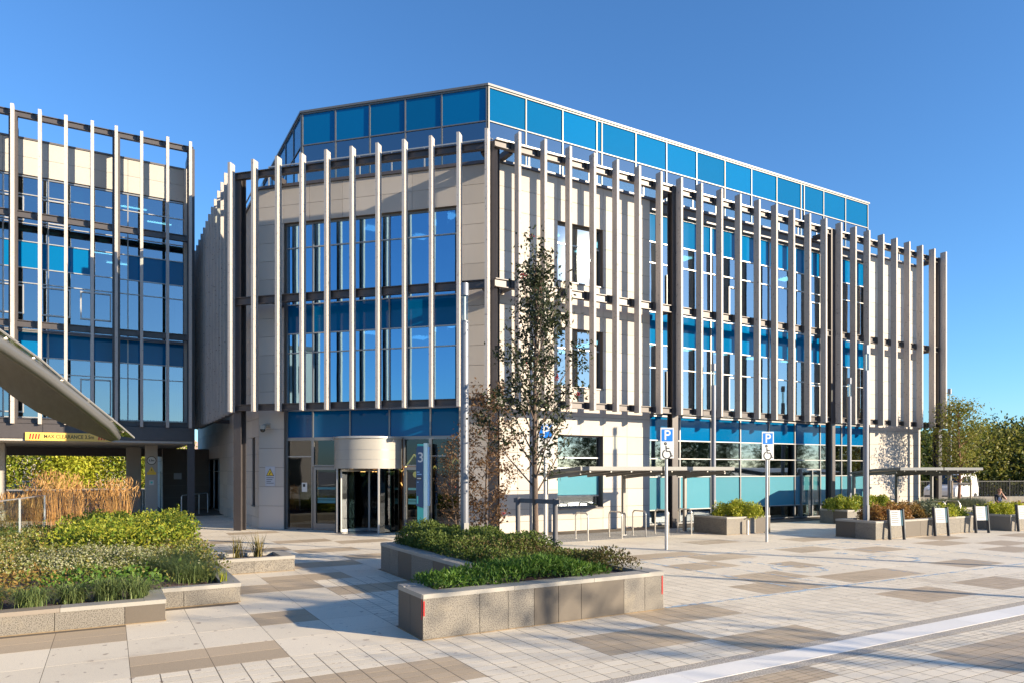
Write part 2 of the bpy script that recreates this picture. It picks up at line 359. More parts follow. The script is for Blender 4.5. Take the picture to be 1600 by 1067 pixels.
def inplanter(x, y):
    return (5.5 < x < 7.8 and 8.8 < y < 15.2) or (3.8 < x < 5.6 and 8.8 < y < 9.5) or (x < .6 and 11.95 < y < 30) or (x < 1.8 and 13 < y < 30) or (x > 12 and y > 21.6) or (x+y > 34.2 and y < 28 and y > 20)
for i in range(-14, 54):
    for j in range(-5, 32):
        x0 = .2+i*CX; x1 = x0+CX; y0 = YSH+j*CY; y1 = y0+CY; xm = (x0+x1)/2; ym = (y0+y1)/2
        if ym < 6 and j == -1: y0 = 6.08
        if j == -2: y1 = 5.33
        if inplanter(xm, ym): continue
        d = (i, j) in DARK; w = wdep(xm, ym)
        if w < 3: continue
        if (x0 > 3.6 or (ym < 8.78 and x0 > .1)) and ym < 14.5 and w < 15.5:
            for a in range(3):
                for b in range(5):
                    h_ = (y1-y0)/5; off = (CX/6 if b % 2 else 0) if d else 0
                    addp(setts, x0+a*CX/3, x0+(a+1)*CX/3, y0+b*h_, y0+(b+1)*h_, d)
        elif w < 15 and x0 < 3.7:
            n = 2 if d else 1
            for b in range(n): addp(slabs, x0, x1, y0+b*(y1-y0)/n, y0+(b+1)*(y1-y0)/n, d)
        else: addp(slabs, x0, x1, y0, y1, d)
def lay(name, lst, gap, nobj):
    def area(q):
        xm, ym = (q[0]+q[1])/2, (q[2]+q[3])/2; w = wdep(xm, ym); return (q[1]-q[0])*(q[3]-q[2])/w**3 if inview(xm, ym) else 0
    lst = sorted(lst, key=area, reverse=True)
    for q in lst[:nobj]:
        zz = random.uniform(-.0002, .0002)
        piece(name, q[1]-q[0]-gap, q[3]-q[2]-gap, .03, ((q[0]+q[1])/2, (q[2]+q[3])/2, -.015+zz), 0, MT['pd'] if q[4] else MT['pl'], plaza)
    for dk in (0, 1):
        A = np.array([q[:4] for q in lst[nobj:] if bool(q[4]) == bool(dk)])
        if not len(A): continue
        g = gap/2; x0, x1, y0, y1 = A[:, 0]+g, A[:, 1]-g, A[:, 2]+g, A[:, 3]-g; z = rng.uniform(-.0002, .0002, len(A)); zb = z*0-.03
        V = np.stack([np.stack(p, 1) for p in ((x0, y0, zb), (x1, y0, zb), (x1, y1, zb), (x0, y1, zb), (x0, y0, z), (x1, y0, z), (x1, y1, z), (x0, y1, z))], 1).reshape(-1, 3)
        Q = (np.arange(len(A))*8)[:, None, None] + np.array(BQ[1:])[None]
        tag(np_obj(name+'s_'+('brown' if dk else 'pale'), V, Q.reshape(-1, 4), MT['pd'] if dk else MT['pl'], plaza), kind='stuff')
lay('slab', slabs, .007, 290); lay('sett', setts, .012, 300)
for k in range(34):   # drainage channel with exposed aggregate margins
    x0 = -6+k*1.15
    piece('channel_stone', 1.144, .385, .035, (x0+.575, 5.705, -.0145), 0, MT['chan'], plaza)
MB().box(-6, 33, 5.34, 5.505, -.028, .001).box(-6, 33, 5.905, 6.07, -.028, .001).build('aggregate_margin', MT['grit'], plaza)
MB().box(12.0, 19.2, 18.25, 20.4, -.028, .004).build('cobble_margin', MT['gravel'], plaza)
# worn blue bay markings
bm, bt, bp = new('worn_blue_paint'); bp.inputs['Base Color'].default_value = (.36, .52, .68, 1); bp.inputs['Roughness'].default_value = .7
tr = _n(bt, 'ShaderNodeBsdfTransparent'); mx = _n(bt, 'ShaderNodeMixShader'); bt.links.new(_math(bt, 'MULTIPLY', _ramp(bt, _noise(bt, 5, 5), .40, .62), .75), mx.inputs[0])
bt.links.new(tr.outputs[0], mx.inputs[1]); bt.links.new(bp.outputs[0], mx.inputs[2]); bt.links.new(mx.outputs[0], bt.nodes['Material Output'].inputs[0])
def mark(name, poly):
    m = MB(); m.v = [(x, y, .006) for x, y in poly]; m.f = [tuple(range(len(poly)))]; m.m = [0]; m.build(name, bm, plaza)
def strip(x0, y0, x1, y1, w=.1):
    d = Vector((x1-x0, y1-y0)).normalized(); n = Vector((-d.y, d.x))*w/2; mark('bay_line', [(x0+n.x, y0+n.y), (x0-n.x, y0-n.y), (x1-n.x, y1-n.y), (x1+n.x, y1+n.y)])
for l in ((8.0, 8.75, 21., 8.45), (11.55, 8.7, 11.5, 13.7), (15.5, 8.65, 15.5, 13.7), (20.5, 8.5, 20.4, 14.2), (11.5, 13.7, 20.4, 13.75), (12.6, 8.8, 12.5, 13.6, .07), (18.7, 8.6, 18.7, 13.7, .07)): strip(*l)
def chair(cx, cy, s, F=None, out=None):
    """wheelchair symbol outline as thin quads; returns 2-D polylines scaled by s"""
    arc = [(math.cos(a)*.30-.02, math.sin(a)*.30-.28) for a in np.linspace(R(118), R(372), 16)]
    return [[(cx+s*x, cy+s*y) for x, y in l] for l in (arc, [(-.08, .30), (-.06, -.08), (.20, -.08), (.30, -.42), (.40, -.38)], [(-.07, .12), (.16, .12)], [(-.12+.07*math.cos(a), .44+.07*math.sin(a)) for a in np.linspace(0, 2*math.pi, 9)])]
for cx, cy in ((13.9, 11.2), (17.6, 11.2)):
    for l in chair(cx, cy, 1.9):
        for a, b in zip(l, l[1:]): strip(*a, *b, .12)

# ------------------------------------------------------------------ main office building
FR = Fr(11.8, 21.5, 1, 0); FC = Fr(5.0, 28.3, 1, -1); FT = Fr(5.0, 50, 0, -1)
B = thing('office_building', (20, 30, 0), 'three storey pale stone office with vertical fin screens and blue glass penthouse', 'building')
def stone_wall(name, F, sl, zl, openings, parent, mat, d=0., th=.32):
    m = MB(); cells = []
    for a0, a1 in zip(sl, sl[1:]):
        for z0, z1 in zip(zl, zl[1:]):
            am, zm = (a0+a1)/2, (z0+z1)/2
            if any(o[0] < am < o[1] and o[2] < zm < o[3] for o in openings): continue
            m.fbox(F, a0, a1, d-.035, d-th, z0, z1); cells.append((a0, a1, z0, z1))
    w = m.build(name, MT['joint'], parent)
    for a0, a1, z0, z1 in cells: fpiece('stone_panel', F, a0+.006, a1-.006, d, d-.034, z0+.006, z1-.006, mat, w)
    return w
ZR = [0, .435, .87, 1.55, 2.23, 2.91, 3.59, 4.3, 4.85, 5.4, 6.12, 6.85, 7.57, 8.15, 8.72, 9.3, 10.03, 10.77, 11.5, 12.3, 13.1]
ZC = [0, .9, 1.64, 2.38, 3.12, 3.86, 4.6, 5.3, 6., 6.7, 7.4, 8.1, 8.85, 9.6, 10.3, 11., 11.72, 12.4, 13.1]
RW = [(2.57, 4.67, .87, 3.59), (2.57, 4.67, 5.4, 7.57), (2.57, 4.67, 9.3, 11.5)]
stone_wall('stone_wall', FR, [0, .85, 1.7, 2.57, 3.62, 4.67, 5.85, 7.02], ZR, RW, B, MT['stone'])
stone_wall('stone_wall', FR, [21.56, 22.7, 23.8, 24.9, 26.03], ZR, [], B, MT['stone'])
stone_wall('stone_wall', FC, [0, 1.1, 2.2, 3.6, 5.0, 6.4, 8.2, 9.617], ZC, [(1.1, 8.2, 0, 11.72)], B, MT['stone'])
TW = [(20.2, 20.9, .87, 3.59), (20.2, 20.9, 5.4, 7.57), (20.2, 20.9, 9.3, 11.5), (2, 10.5, 0, 2.91)]
stone_wall('stone_wall', FT, [0, 2, 3.4, 4.8, 6.2, 7.6, 9.05, 10.5, 11.9, 13.3, 14.7, 16.1, 17.5, 18.9, 20.2, 20.9, 21.7], ZR, TW, B, MT['stone'])
FE = Fr(37.83, 21.5, 0, 1)
stone_wall('stone_wall', FE, [0.01, 1.2, 2.4, 4.8, 7.2, 9.6, 14.4, 19.2, 28], ZR[::2], [], B, MT['stone'])
def tl(): return (random.gauss(0, .0016), random.gauss(0, .0016))
def window(F, a0, a1, z0, z1, parent, d=-.22, tr=None, mul=None, mat='glass_r', bottom=None, rows={}, fr='darkalu'):
    m = MB(); w = .055
    m.fbox(F, a0, a1, d+.04, d-.05, z1-w, z1).fbox(F, a0, a1, d+.04, d-.05, z0, z0+w).fbox(F, a0, a0+w, d+.04, d-.05, z0+w, z1-w).fbox(F, a1-w, a1, d+.04, d-.05, z0+w, z1-w)
    o = m.build('window', MT[fr], parent)
    zs = [z0+w] + (tr or []) + [z1-w]; ss = [a0+w] + (mul or []) + [a1-w]
    for zi in (tr or []): fpiece('transom', F, a0+w, a1-w, d+.035, d-.04, zi-.025, zi+.025, MT['alul'], o)
    for si in (mul or []): fpiece('mullion', F, si-.025, si+.025, d+.037, d-.042, z0+w, z1-w, MT['alul'], o)
    for i in range(len(zs)-1):
        for k in range(len(ss)-1):
            mm = rows.get(i, mat)
            fpiece('pane', F, ss[k]+(.026 if k else 0), ss[k+1]-(.026 if k < len(ss)-2 else 0), d, d-.016, zs[i]+(.026 if i else 0), zs[i+1]-(.026 if i < len(zs)-2 else 0), MT[mm], o, tl())
    fpiece('sill', F, a0-.02, a1+.02, .04, d, z0-.05, z0-.004, MT['darkalu'], o)
    return o
window(FR, 2.57, 4.67, .87, 3.59, B, tr=[1.3, 2.2, 2.75], rows={1: 'film'})
window(FR, 2.57, 4.67, 5.4, 7.57, B, tr=[6.85], mul=[4.25])
window(FR, 2.57, 4.67, 9.3, 11.5, B, tr=[10.75], mul=[4.25])
for z0, z1 in ((.87, 3.59), (5.4, 7.57), (9.3, 11.5)): window(FT, 20.2, 20.9, z0, z1, B, tr=[z0+(z1-z0)*.7])
def curtain(F, sl, zl, d, mats, parent, skip=(), mw=.055, ledge=.05, md='alu', name='curtain_wall'):
    m = MB(); a0, a1, z0, z1 = sl[0], sl[-1], zl[0], zl[-1]
    m.fbox(F, a0, a1, d+ledge, d-.12, z1-.03, z1+.03).fbox(F, a0, a1, d+ledge, d-.12, z0-.03, z0+.03)
    m.fbox(F, a0, a0+mw, d+ledge, d-.12, z0+.03, z1-.03).fbox(F, a1-mw, a1, d+ledge, d-.12, z0+.03, z1-.03)
    o = m.build(name, MT[md], parent)
    for s in sl[1:-1]: fpiece('mullion', F, s-mw/2, s+mw/2, d+ledge-.004, d-.12, z0+.03, z1-.03, MT[md], o)
    for zi in zl[1:-1]:
        for k in range(len(sl)-1): fpiece('transom', F, sl[k]+mw/2, sl[k+1]-mw/2, d+ledge-.008, d-.1, zi-.02, zi+.02, MT['alul' if md == 'alu' else md], o)
    for i in range(len(zl)-1):
        for k in range(len(sl)-1):
            if (k, i) in skip: continue
            mm = mats(k, i)
            fpiece('pane', F, sl[k]+mw/2, sl[k+1]-mw/2, d, d-.016, zl[i]+.02, zl[i+1]-.02, MT[mm], o, tl())
    return o
# entrance (chamfer) glazing
CS = [1.10, 2.24, 3.81, 5.42, 7.04, 8.20]
curtain(FC, CS, [4.62, 6.77, 7.5, 8.61, 10.79, 11.69], -.212, lambda k, i: 'blue' if i == 2 else 'glass_c', B)
curtain(FC, CS, [3.5, 4.56], -.212, lambda k, i: 'blue', B, name='blue_spandrel')
curtain(FC, [1.10, 2.24], [0.04, 2.8, 3.44], -.212, lambda k, i: 'glass_door', B, name='lobby_glazing')
curtain(FC, [2.24, 3.36], [2.45, 3.44], -.212, lambda k, i: 'glass_door', B, name='lobby_glazing')
curtain(FC, [5.98, 7.04], [2.45, 3.44], -.212, lambda k, i: 'glass_door', B, name='lobby_glazing')
curtain(FC, [7.04, 8.20], [0.04, 2.8, 3.44], -.212, lambda k, i: 'glass_door', B, name='lobby_glazing')
def swing_door(a0, a1, side):
    m = MB(); d = -.212; z1 = 2.40; w = .11
    m.fbox(FC, a0, a0+w, d+.05, d-.05, .02, z1).fbox(FC, a1-w, a1, d+.05, d-.05, .02, z1).fbox(FC, a0+w, a1-w, d+.05, d-.05, z1-w, z1).fbox(FC, a0+w, a1-w, d+.05, d-.05, .02, .25)
    o = m.build('door', MT['alu'], B)
    fpiece('pane', FC, a0+w, a1-w, d, d-.016, .25, z1-w, MT['glass_door'], o)
    for z0, zz in ((1.55, 1.63), (1.16, 1.23), (1.03, 1.14)): fpiece('manifestation', FC, a0+.16, a1-.16, d+.006, d+.002, z0, zz, MT['film'], o)
    h = a1-.07 if side > 0 else a0+.07
    MB().tube([FC.p(h, d+.12, .85), FC.p(h, d+.12, 1.55)], .016, 8).fbox(FC, h-.01, h+.01, d+.12, d+.05, .95, .98).fbox(FC, h-.01, h+.01, d+.12, d+.05, 1.42, 1.45).build('door_handle', MT['stain'], o)
swing_door(2.27, 3.34, 1); swing_door(6.0, 7.0, -1)
# revolving door
rc, rd, rr = 4.67, -.05, 1.2
def ring(a0, a1, r, z, n=24): return [FC.p(rc+r*math.cos(t), rd+r*math.sin(t), z) for t in np.linspace(a0, a1, n)]
m = MB(); outer = ring(0, 2*math.pi*23/24, 1.26, 2.34); m.loft([outer, [p+Vector((0, 0, 1.08)) for p in outer]])
drum = m.build('revolving_door', MT['white'], B, smooth=True)
MB().loft([ring(0, 2*math.pi*23/24, 1.31, 3.42), ring(0, 2*math.pi*23/24, 1.31, 3.49)]).build('drum_cap', MT['alul'], drum, smooth=True)
for zz in (2.66, 3.0): 
    MB().loft([ring(0, 2*math.pi*23/24, 1.263, zz), ring(0, 2*math.pi*23/24, 1.263, zz+.012)]).build('drum_joint', MT['alu'], drum)
MB().loft([ring(0, 2*math.pi*23/24, 1.25, .0), ring(0, 2*math.pi*23/24, 1.25, .03)]).build('threshold', MT['alu'], drum)
for a0, a1 in ((R(-25), R(48)), (R(132), R(205))):
    r0 = ring(a0, a1, 1.23, .05, 8); r1 = ring(a0, a1, 1.23, 2.34, 8); r2 = ring(a0, a1, 1.215, 2.34, 8); r3 = ring(a0, a1, 1.215, .05, 8)
    MB().loft([[r0[i], r1[i], r2[i], r3[i]] for i in range(8)]).build('curved_pane', MT['glass_door'], drum)
    for t in (a0, a1): MB().tube([FC.p(rc+1.22*math.cos(t), rd+1.22*math.sin(t), z) for z in (.03, 2.34)], .04, 6).build('post', MT['alul'], drum)
for k in range(4):
    t = R(35)+k*math.pi/2; ux = Vector(FC.u)*math.cos(t)+Vector(FC.n)*math.sin(t); c0 = FC.p(rc, rd, 0)
    lf = MB().bar(c0+ux*1.13+Vector((0, 0, .05)), c0+ux*1.13+Vector((0, 0, 2.3)), .05).bar(c0+ux*.06+Vector((0, 0, .1)), c0+ux*1.13+Vector((0, 0, .1)), .045, .1).bar(c0+ux*.06+Vector((0, 0, 2.27)), c0+ux*1.13+Vector((0, 0, 2.27)), .045, .08).build('door_leaf', MT['alul'], drum)
    MB().bar(c0+ux*.06+Vector((0, 0, 1.18)), c0+ux*1.1+Vector((0, 0, 1.18)), .012, 2.08).build('pane', MT['glass_door'], lf)
MB().tube([FC.p(rc, rd, .03), FC.p(rc, rd, 2.34)], .05, 8).build('centre_post', MT['alul'], drum)
# right side glazing
RS = [7.02, 8.85, 10.65, 12.46, 14.33, 16.11, 17.96, 19.6, 21.56]
def rm(k, i): return {0: 'glass_r', 1: 'film', 2: 'glass_r', 3: 'glass_r', 4: 'blue'}[i]
curtain(FR, RS, [.06, .64, 2.0, 2.75, 3.5, 4.50], -.25, rm, B)
curtain(FR, RS, [4.62, 6.45, 7.4, 8.7, 10.7, 11.55, 12.72], -.25, lambda k, i: 'blue' if i in (2, 5) else 'glass_r', B)
rsub = [(RS[i]+RS[i+1])/2 for i in range(8)]
for k in (0, 2, 5): # opening lights
    a0, a1 = RS[k+1]-.75, RS[k+1]-.05
    for z0, z1 in ((4.9, 6.35), (8.8, 10.3)):
        MB().fbox(FR, a0, a1, -.18, -.236, z1-.05, z1).fbox(FR, a0, a1, -.18, -.236, z0, z0+.05).fbox(FR, a0, a0+.05, -.18, -.236, z0+.05, z1-.05).fbox(FR, a1-.05, a1, -.18, -.236, z0+.05, z1-.05).build('opening_light', MT['alul'], B)
for k in range(8):
    for z0, z1 in ((4.64, 7.38), (8.72, 11.53)):
        if (k*5+int(z0)) % 3 != 1:
            hb = random.uniform(.25, .95)*(z1-z0)*.6; fpiece('roller_blind', FR, RS[k]+.08, RS[k+1]-.08, -.46, -.475, z1-hb, z1-.05, MT['inceil'], B)
for k in range(8): fpiece('desk', FR, RS[k]+.2, RS[k+1]-.3, -.9, -1.6, .70, .74, MT['wood'], B)
curtain(FR, [16.5, 17.3, 17.92], [.06, 2.3], -.19, lambda k, i: 'glass_clear', B, name='side_door')
# head band between floors, parapet coping
m = MB(); m.fbox(FR, 7.02, 21.56, -.02, -.3, 12.76, 13.1); m.build('parapet_band', MT['darkalu'], B)
m = MB()
for F, a0, a1 in ((FR, 0, 26.06), (FC, 0.02, 9.6), (FT, 0, 21.7)): m.fbox(F, a0, a1, .05, -.36, 13.105, 13.22)
m.fbox(FE, .36, 28, .03, -.36, 13.106, 13.221)
m.build('coping', MT['darkalu'], B)
# terrace balustrade
def balustrade(F, a0, a1, step, d=-.2, z0=13.22, z1=14.02):
    o = MB().fbox(F, a0, a1, d+.02, d-.03, z1, z1+.045).build('handrail', MT['alul'], B)
    a = a0
    while a < a1-.1:
        b = min(a+step, a1); fpiece('balustrade_pane', F, a+.04, b-.04, d, d-.014, z0+.08, z1-.06, MT['glass_clear'], o, tl())
        fpiece('post', F, a-.02, a+.02, d+.018, d-.028, z0, z1-.002, MT['alul'], o); a += step
balustrade(FR, .1, 25.8, 1.35); balustrade(FC, .3, 9.4, 1.3); balustrade(FT, 9, 21.4, 1.4)
# penthouse
FPR = Fr(12.07, 22.68, 1, 0); FPC = Fr(6.60, 28.15, 1, -1); FPT = Fr(6.60, 42, 0, -1); FPE = Fr(35.0, 22.68, 0, 1)
pr = [x-12.07 for x in (12.07, 13.7, 15.38, 17.04, 17.3, 19.07, 20.77, 22.54, 24.3, 26.05, 27.8, 29.57, 29.81, 31.31, 33.08, 35.0)]
plen = math.hypot(12.07-6.6, 28.15-22.68); pc = [0.02, 1.5, 2.97, 4.45, 5.93, plen-.02]; pt = [0, 2, 4, 6, 8, 9.5, 11, 12.5, 13.85]
for F, sl in ((FPR, pr), (FPC, pc), (FPT, pt), (FPE, [0.05, 2, 4, 6, 8, 10])):
    curtain(F, sl, [13.1, 15.13, 16.38], 0, lambda k, i: 'blue' if i == 1 else 'glass_r', B, mw=.05, ledge=.04, md='frame', name='penthouse_glazing')
pp = [(12.07, 22.68), (35.0, 22.68), (35.0, 42), (6.6, 42), (6.6, 28.15)]
def inset(poly, o):
    n = len(poly); out = []
    for i in range(n):
        p0, p1, p2 = (Vector(poly[(i+k) % n]) for k in (-1, 0, 1)); d1 = (p1-p0).normalized(); d2 = (p2-p1).normalized()
        n1 = Vector((-d1.y, d1.x)); n2 = Vector((-d2.y, d2.x)); b = (n1+n2).normalized(); out.append(tuple(p1 + b*o/max(.2, b.dot(n1))))
    return out
MB().prism(inset(pp, -.08), 16.41, 16.49).build('penthouse_roof', MT['frame'], B)
MB().prism(inset(pp, 4.5), 12.93, 16.40).build('plant_room', MT['inwall'], B)
foot = [(11.8, 21.5), (37.83, 21.5), (37.83, 49.5), (5.0, 49.5), (5.0, 28.3)]
for z in (4.18, 8.2, 12.70): MB().prism(inset(foot, .45), z, z+.22).build('floor_slab', MT['inceil'], B)
MB().prism(inset(foot, .42), -.02, .015).build('ground_slab', MT['infloor'], B)
for z in (4.41, 8.43):
    MB().prism(inset(foot, .5), z, z+.02).build('floor_finish', MT['infloor'], B)
MB().box(14, 37, 29.5, 29.8, .02, 12.7).box(13.7, 14, 29.5, 40, .02, 12.7).box(6, 13.7, 39.6, 39.9, .02, 12.7).build('core_wall', MT['inwall'], B)
MB().box(5.2, 37.6, 49.2, 49.5, 0, 13.1).build('rear_wall', MT['stone'], B)
# interior columns, lights, furniture visible through the glass
for x, y in ((14.5, 24.2), (20.5, 24.2), (26.5, 24.2), (32.5, 24.2), (8.6, 28.6), (11.5, 25.5)):
    MB().tube([(x, y, .02), (x, y, 12.68)], .22, 12).build('interior_column', MT['inceil'], B)
for k, (x, y) in enumerate([(x, y) for x in (7.6, 9.8, 12., 14.5, 17., 19.5) for y in (27.0, 29., 26.)] + [(x, 25.5) for x in (22, 24.5, 27, 29.5, 32)]):
    if x+y < 35.2: continue
    for z in (8.17, 4.15, 12.67): piece('ceiling_light', .6 if z > 4.2 else .3, .6 if z > 4.2 else .3, .02, (x, y, z-.012), 0, MT['panel'], B)
# lobby
MB().fbox(FC, .9, 9.0, -6.2, -6.4, .02, 4.1).build('lobby_back_wall', MT['wood'], B)
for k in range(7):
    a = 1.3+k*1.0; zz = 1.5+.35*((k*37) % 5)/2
    MB().bar(FC.p(a, -6.1, zz), FC.p(a+.6, -6.1, zz+.8), .05, .05).bar(FC.p(a+.6, -6.1, zz+.8), FC.p(a+1.1, -6.1, zz+.2), .05, .05).build('glowing_chevron', MT['globe'], B)  # glow put into the chevron colour, sharing the globes' amber emission
for a, d, z in ((2.9, -3., 2.15), (4.3, -2.8, 2.2), (5.2, -3.2, 2.1), (7.7, -2.6, 1.9)):
    MB().ball(FC.p(a, d, z), .13).build('pendant_globe', MT['globe'], B, smooth=True)
MB().fbox(FC, 1.5, 2.6, -1.6, -2.3, .02, .75).build('reception_bench', MT['teal'], B, bevel=.05)
fpiece('notice', FC, 1.75, 1.98, -.206, -.209, 1.45, 1.8, MT['signw'], B)
fpiece('notice_print', FC, 1.80, 1.90, -.203, -.2055, 1.64, 1.75, MT['black'], B)

# ------------------------------------------------------------------ fin screens
def hcol(name, F, a, d, z0, z1, parent, w=.30):
    MB().fbox(F, a-w/2, a+w/2, d+w/2, d+w/2-.03, z0, z1).fbox(F, a-w/2, a+w/2, d-w/2+.03, d-w/2, z0, z1).fbox(F, a-.015, a+.015, d+w/2-.03, d-w/2+.03, z0, z1).build(name, MT['steel'], parent)
def rail(m, F, a0, a1, d0, d1, z0, z1):
    m.fbox(F, a0, a1, d0, d1, z1-.03, z1).fbox(F, a0, a1, d0, d1, z0, z0+.03); dm = (d0+d1)/2; m.fbox(F, a0, a1, dm+.02, dm-.02, z0+.03, z1-.03)
def screen(F, pos, dfront, z0, z1, rails, a0, a1, parent, th=.10, dep=.29):
    db = dfront-dep; o = None
    for r0, r1 in rails[::-1]:
        m = MB(); rail(m, F, a0, a1, db-.02, db-.19, r0, r1); q = m.build('rail' if o else 'fin_screen', MT['steel'], o or parent); o = o or q
    for a in pos:
        fpiece('fin', F, a-th/2, a+th/2, dfront, db, z0, z1, MT['fin'], o)
        for r0, r1 in rails: fpiece('fin_bracket', F, a-.17, a-.06, db+.02, db-.018, r0+.02, r1-.02, MT['steel'], o)
    return o
RX = [12.06, 13.1, 14.15, 15.21, 16.26, 17.31, 18.38, 19.43, 20.51, 21.63, 22.71, 23.85, 24.93, 26.05, 27.13, 28.26, 29.35, 30.43, 31.48, 32.6, 33.69, 34.79, 35.91, 37.02, 38.09]
RAILS = [(4.50, 4.74), (8.45, 8.74), (13.17, 13.42)]
sr = screen(FR, [x-11.8-.05 for x in RX], 1.24, 4.44, 13.7, RAILS, -.55, 26.3, B)
sc_ = screen(FC, [-.39+k*1.0 for k in range(10)] + [9.61], 1.273, 4.44, 13.7, RAILS, -.35, 9.55, B)
st = screen(FT, [50-y for y in np.arange(28.75, 41.2, 1.0)], 1.2, 4.46, 13.68, RAILS, 9.2, 21.55, B)
for a in (7.5, 17.3, 26.2): hcol('column', FR, a, .8, 0, 13.45, sr)
hcol('column', FC, 9.72, .72, 0, 13.45, sc_, .32); hcol('column', FC, -.32, .72, 0, 13.45, sc_, .32)
for F, a, d, o in ((FR, 7.5, .62, sr), (FR, 17.3, .62, sr), (FR, 26.0, .62, sr), (FR, .2, .62, sr), (FC, 9.3, .62, sc_), (FC, 1.05, .62, sc_), (FT, 14, .62, st)):
    MB().fbox(F, a-.09, a+.09, .62, -.1, 13.19, 13.40).build('outrigger', MT['steel'], o)
    for z in (4.52, 8.5): MB().fbox(F, a-.06, a+.06, .62, .0, z, z+.18).build('outrigger', MT['steel'], o)
# soffit edge behind the fins
# cctv and warning plate
def cctv(F, a, z, label, d0=0.):
    o = thing('security_camera', F.p(a, d0, z), label, 'camera')
    MB().fbox(F, a-.09, a+.09, d0+.03, d0, z-.09, z+.09).tube([F.p(a, d0+.03, z), F.p(a, d0+.24, z), F.p(a, d0+.34, z-.06)], .06, 10).build('bracket', MT['white'], o, smooth=True)
    MB().tube([F.p(a, d0+.36, z-.02), F.p(a, d0+.36, z-.16)], .14, 14).build('housing', MT['white'], o, smooth=True)
    MB().ball(F.p(a, d0+.36, z-.18), .10, 12, 8).build('dome', MT['vglass'], o, smooth=True)
cctv(FC, .42, 4.0, 'white dome security camera on pale stone beside the lobby glazing')
cctv(FE, .35, 4.1, 'white security camera on the far right end of the stone wall')
wp = thing('warning_plate', FC.p(.52, 0, 1.8), 'grey plate with yellow warning triangle on stone by lobby', 'sign')
MB().fbox(FC, .30, .72, .016, .002, 1.66, 2.42).build('plate', M('plate_grey', (.45, .46, .5), .4), wp)
def tri(F, a, z, s, d, mat, parent, name='triangle'):
    m = MB(); P = [(a-s/2, z), (a+s/2, z), (a, z+s*.87)]; m.loft([[F.p(x, d, y) for x, y in P], [F.p(x, d+.003, y) for x, y in P]]); m.build(name, mat, parent)
tri(FC, .51, 2.06, .34, .018, MT['black'], wp, 'triangle_border'); tri(FC, .51, 2.08, .27, .022, MT['yellow'], wp)
MB().bar(FC.p(.47, .027, 2.10), FC.p(.54, .027, 2.2), .03, .004, FC.n).build('triangle_mark', MT['black'], wp)
for k in range(4): fpiece('print_line', FC, .35, .67-.06*(k % 3), .019, .0165, 1.98-.07*k, 2.0-.07*k, MT['dkgrey'], wp)
# ------------------------------------------------------------------ left wing
FW = Fr(-12, 36.3, 1, 0); WG = thing('office_wing', (-4, 40, 0), 'taller glazed office wing on the left bridging the vehicle underpass', 'building')
wx = [-12, -10.3, -8.7, -7.1, -5.5, -3.93, -2.33, -.74, .71, 2.34, 3.3]; ws = [x+12 for x in wx]
stone_wall('stone_wall', FW, ws, [14.92, 15.68, 16.42], [], WG, MT['wstone'])
MB().fbox(FW, 0, 15.32, .04, -.4, 16.425, 16.5).build('coping', MT['darkalu'], WG)
def wm_(k, i): return 'blue' if i in (3, 8) else 'glass_r'
curtain(FW, ws, [4.5, 4.56, 6.47, 7.15, 8.22], -.1, lambda k, i: 'blue' if i == 3 else 'glass_r', WG)
curtain(FW, ws, [8.30, 8.57, 10.3, 10.95, 12.08, 12.86, 14.1, 14.86], -.1, lambda k, i: 'blue' if (i == 3 and k % 3 != 1) else 'glass_r', WG)
for a in (7.6, 9.3, 10.85):
    for z0, z1 in ((8.95, 10.2), (12.95, 14.0), (4.75, 6.35)):
        if a == 10.85 and z0 > 10: continue
        MB().fbox(FW, a, a+1.2, -.03, -.09, z1-.06, z1).fbox(FW, a, a+1.2, -.03, -.09, z0, z0+.06).fbox(FW, a, a+.06, -.03, -.09, z0+.06, z1-.06).fbox(FW, a+1.14, a+1.2, -.03, -.09, z0+.06, z1-.06).build('opening_light', MT['alul'], WG)
MB().box(3.02, 3.32, 36.0, 48, 3.56, 16.4).build('end_wall', MT['wstone'], WG)
MB().box(-12, 3.0, 47.6, 48, 3.56, 16.4).box(-12, 3.0, 42, 42.3, 4.5, 14.8).build('rear_wall', MT['wstone'], WG)
for z in (4.26, 8.1, 12.6, 14.93): MB().box(-11.9, 3.0, 36.7, 47.5, z, z+.15).build('floor_slab', MT['inceil'], WG)
MB().box(-12, 3.3, 36.72, 47.58, 16.2, 16.4).build('roof', MT['darkalu'], WG)
MB().box(-12, 3.38, 35.25, 36.0, 3.6, 4.22).build('fascia', MT['steel'], WG)
for k in range(8): piece('fascia_panel', 1.88, .02, .60, (-11+1.9*k, 35.236, 3.91), 0, MT['steel'], WG)
MB().box(-12, 3.3, 35.27, 47.9, 3.50, 3.59).build('soffit', MT['conc'], WG)
MB().box(-12, 3.3, 44.6, 45.1, 3.05, 3.49).build('rear_beam', MT['steel'], WG)
MB().fbox(FW, 0, 15.3, .3, -.05, 4.24, 4.44).build('sill_band', MT['darkalu'], WG)
for x, y, z in ((1.2, 38.5, 8.05), (1.9, 39.3, 8.05), (-.2, 38.4, 12.55), (2.6, 38.6, 12.55), (.4, 40, 12.55), (2.2, 40, 14.9), (1.0, 38.3, 14.9), (-1.5, 38.3, 14.9)): piece('ceiling_light', 1.1, .12, .02, (x, y, z), 0, MT['panel'], WG)
m = MB()
n = 24; rings = []
for zz in (4.46, 7.1): rings.append([(.95+i*.045, 36.75+.05*math.sin(i*1.9), zz) for i in range(n)] + [(.95+i*.045, 36.77+.05*math.sin(i*1.9), zz) for i in range(n-1, -1, -1)])
m.loft(rings).build('curtain', MT['curtain'], WG)
m = MB(); rings = []
